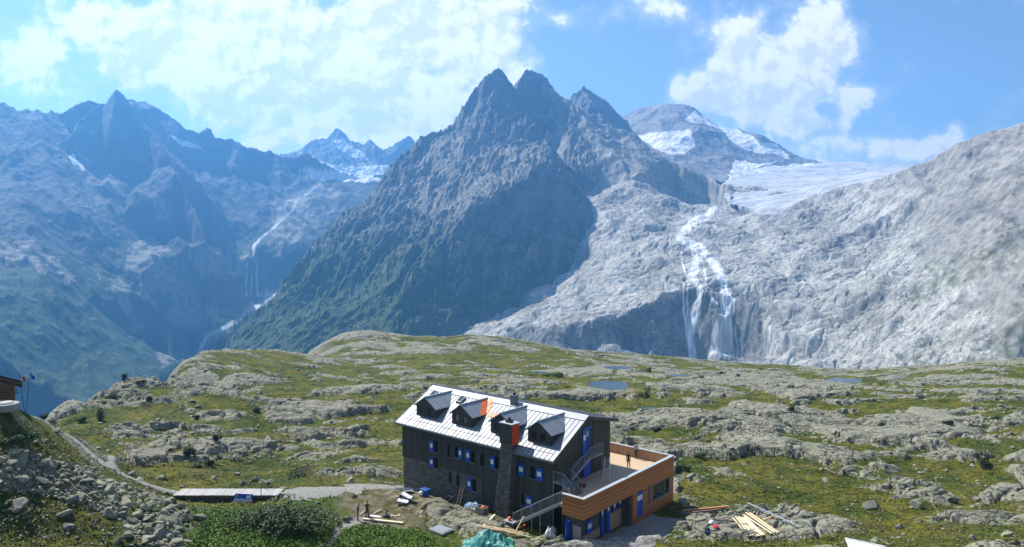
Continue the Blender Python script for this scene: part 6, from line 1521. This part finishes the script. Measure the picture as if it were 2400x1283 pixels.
SH = [(105, 985, 1.1, 1.5, M_alder, 'bright green bush beside the path at the left rim', None), (442, 1075, .95, 1.5, M_pine, 'round dark green shrub in front of the grey outcrop', None), (487, 1090, 1.5, .9, M_pine, 'low spreading dark shrub right of the round dark shrub', None), (290, 893, .9, 1.6, M_pine, 'small dark tree-like shrub on the left skyline', None), (236, 985, .75, 2.4, M_pine, 'tall narrow dark shrub against the left cliff', None), (268, 935, 1.6, 1.2, M_pine, None, None), (330, 905, 1.4, 1.0, M_pine, None, None), (195, 990, .9, 1.0, M_alder, None, None), (505, 1035, .7, 1.0, M_pine, None, None), (350, 940, .6, 1.0, M_pine, None, None), (700, 1118, 3.2, 1.0, M_pine, 'wide dark low thicket above the pale stone path', None), (460, 985, .6, .9, M_pine, None, None),
      (2308, 1098, 1.15, 1.7, M_pine, 'round dark green shrub at the right edge of the plateau', None), (1860, 968, 1.3, 1.3, M_pine, 'small dark shrub on the slabs above the smooth rock', None), (2225, 998, 1.2, 1.1, M_pine, None, None), (1690, 878, 1.2, 1.5, M_pine, None, None), (1730, 884, 1.0, 1.2, M_pine, None, None), (1785, 868, 1.0, 1.1, M_pine, None, None), (2340, 985, 1.3, .8, M_pine, None, None), (1540, 1010, 1.0, .6, M_pine, None, None), (1640, 1075, 1.1, .8, M_alder, None, None), (1600, 1105, 1.4, .9, M_alder, 'leafy green shrub beside the annexe end wall', None), (2400, 800, 2.2, 1.5, M_pine, None, None),
      (60, 1030, 1.6, .9, M_alder, None, None), (15, 1040, 1.2, .8, M_alder, None, None), (600, 965, 1.2, .8, M_pine, None, None), (1010, 1100, .9, .7, M_pine, None, None)]
pg, ff, ok = px_ground([s[0] for s in SH], [s[1] for s in SH])
for i, (s, p, o_) in enumerate(zip(SH, pg, ok)):
    if o_: shrub(tuple(p), s[2] * .75, s[3] * .72, s[4], s[5] or ('small dark shrub rooted among the slabs of the plateau' if s[4] is M_pine else 'small green shrub rooted among the rocks'), None if s[5] else ('dark shrubs scattered on the plateau' if s[4] is M_pine else 'green shrubs among the rocks'), 900 + i, 1300, .10)
p = G(655, 1240, 67); shrub(tuple(p), 3.3, 1.6, M_will, 'big grey-green willow thicket in front of the footbridge', None, 990, 9500, .125, 2.3)
# herbs and grass where they grow tall, one carpet
def carpet(name, pxs, pys, mat, size, h, keep=None, per=6):
    pg, ff, ok = px_ground(pxs, pys); hx_, hy_ = tohut(pg[:, 0], pg[:, 1]); ok &= ~((hx_ > -22.6) & (hx_ < 5.6) & (hy_ > -7.4) & (hy_ < 9.5))
    if keep is not None: ok &= keep(pg, ff)
    pg = pg[ok]; n = len(pg) * per; q = np.repeat(pg, per, 0) + R2.normal(size=(n, 3)) * (.16, .16, 0) + np.stack([np.zeros(n), np.zeros(n), R2.random(n) * h], 1)
    V, fc = leaves(n, q, size, .35); o = mesh_np(name, V, fc, mat, False); link(o); tagk(o, 'stuff'); return o
HERB = [[(440, 1190), (560, 1200), (600, 1195), (800, 1225), (760, 1290), (430, 1290), (480, 1240)], [(800, 1250), (850, 1238), (980, 1248), (1040, 1290), (790, 1290)]]
def rnd(poly, n):
    a = np.array(poly); x = R2.uniform(a[:, 0].min(), a[:, 0].max(), n); y = R2.uniform(a[:, 1].min(), a[:, 1].max(), n); k = inpoly(x, y, poly); return x[k], y[k]
hx1, hy1 = rnd(HERB[0], 5200); hx2, hy2 = rnd(HERB[1], 3600)
carpet('herbs', np.concatenate([hx1, hx2]), np.concatenate([hy1, hy2]), M_herb, .10, .34, lambda p, f: fbm(p[:, 0] / 1.6, p[:, 1] / 1.6, 3, 821) > -.30)
carpet('tussock_grass', R2.uniform(-10, 2410, 9000), R2.uniform(1000, 1288, 9000), M_tuft, .11, .22, lambda p, f: (f['rock'] < -.1) & (f['path'] < .2) & (f['yard'] < .4) & (f['bank'] < .4), 4)
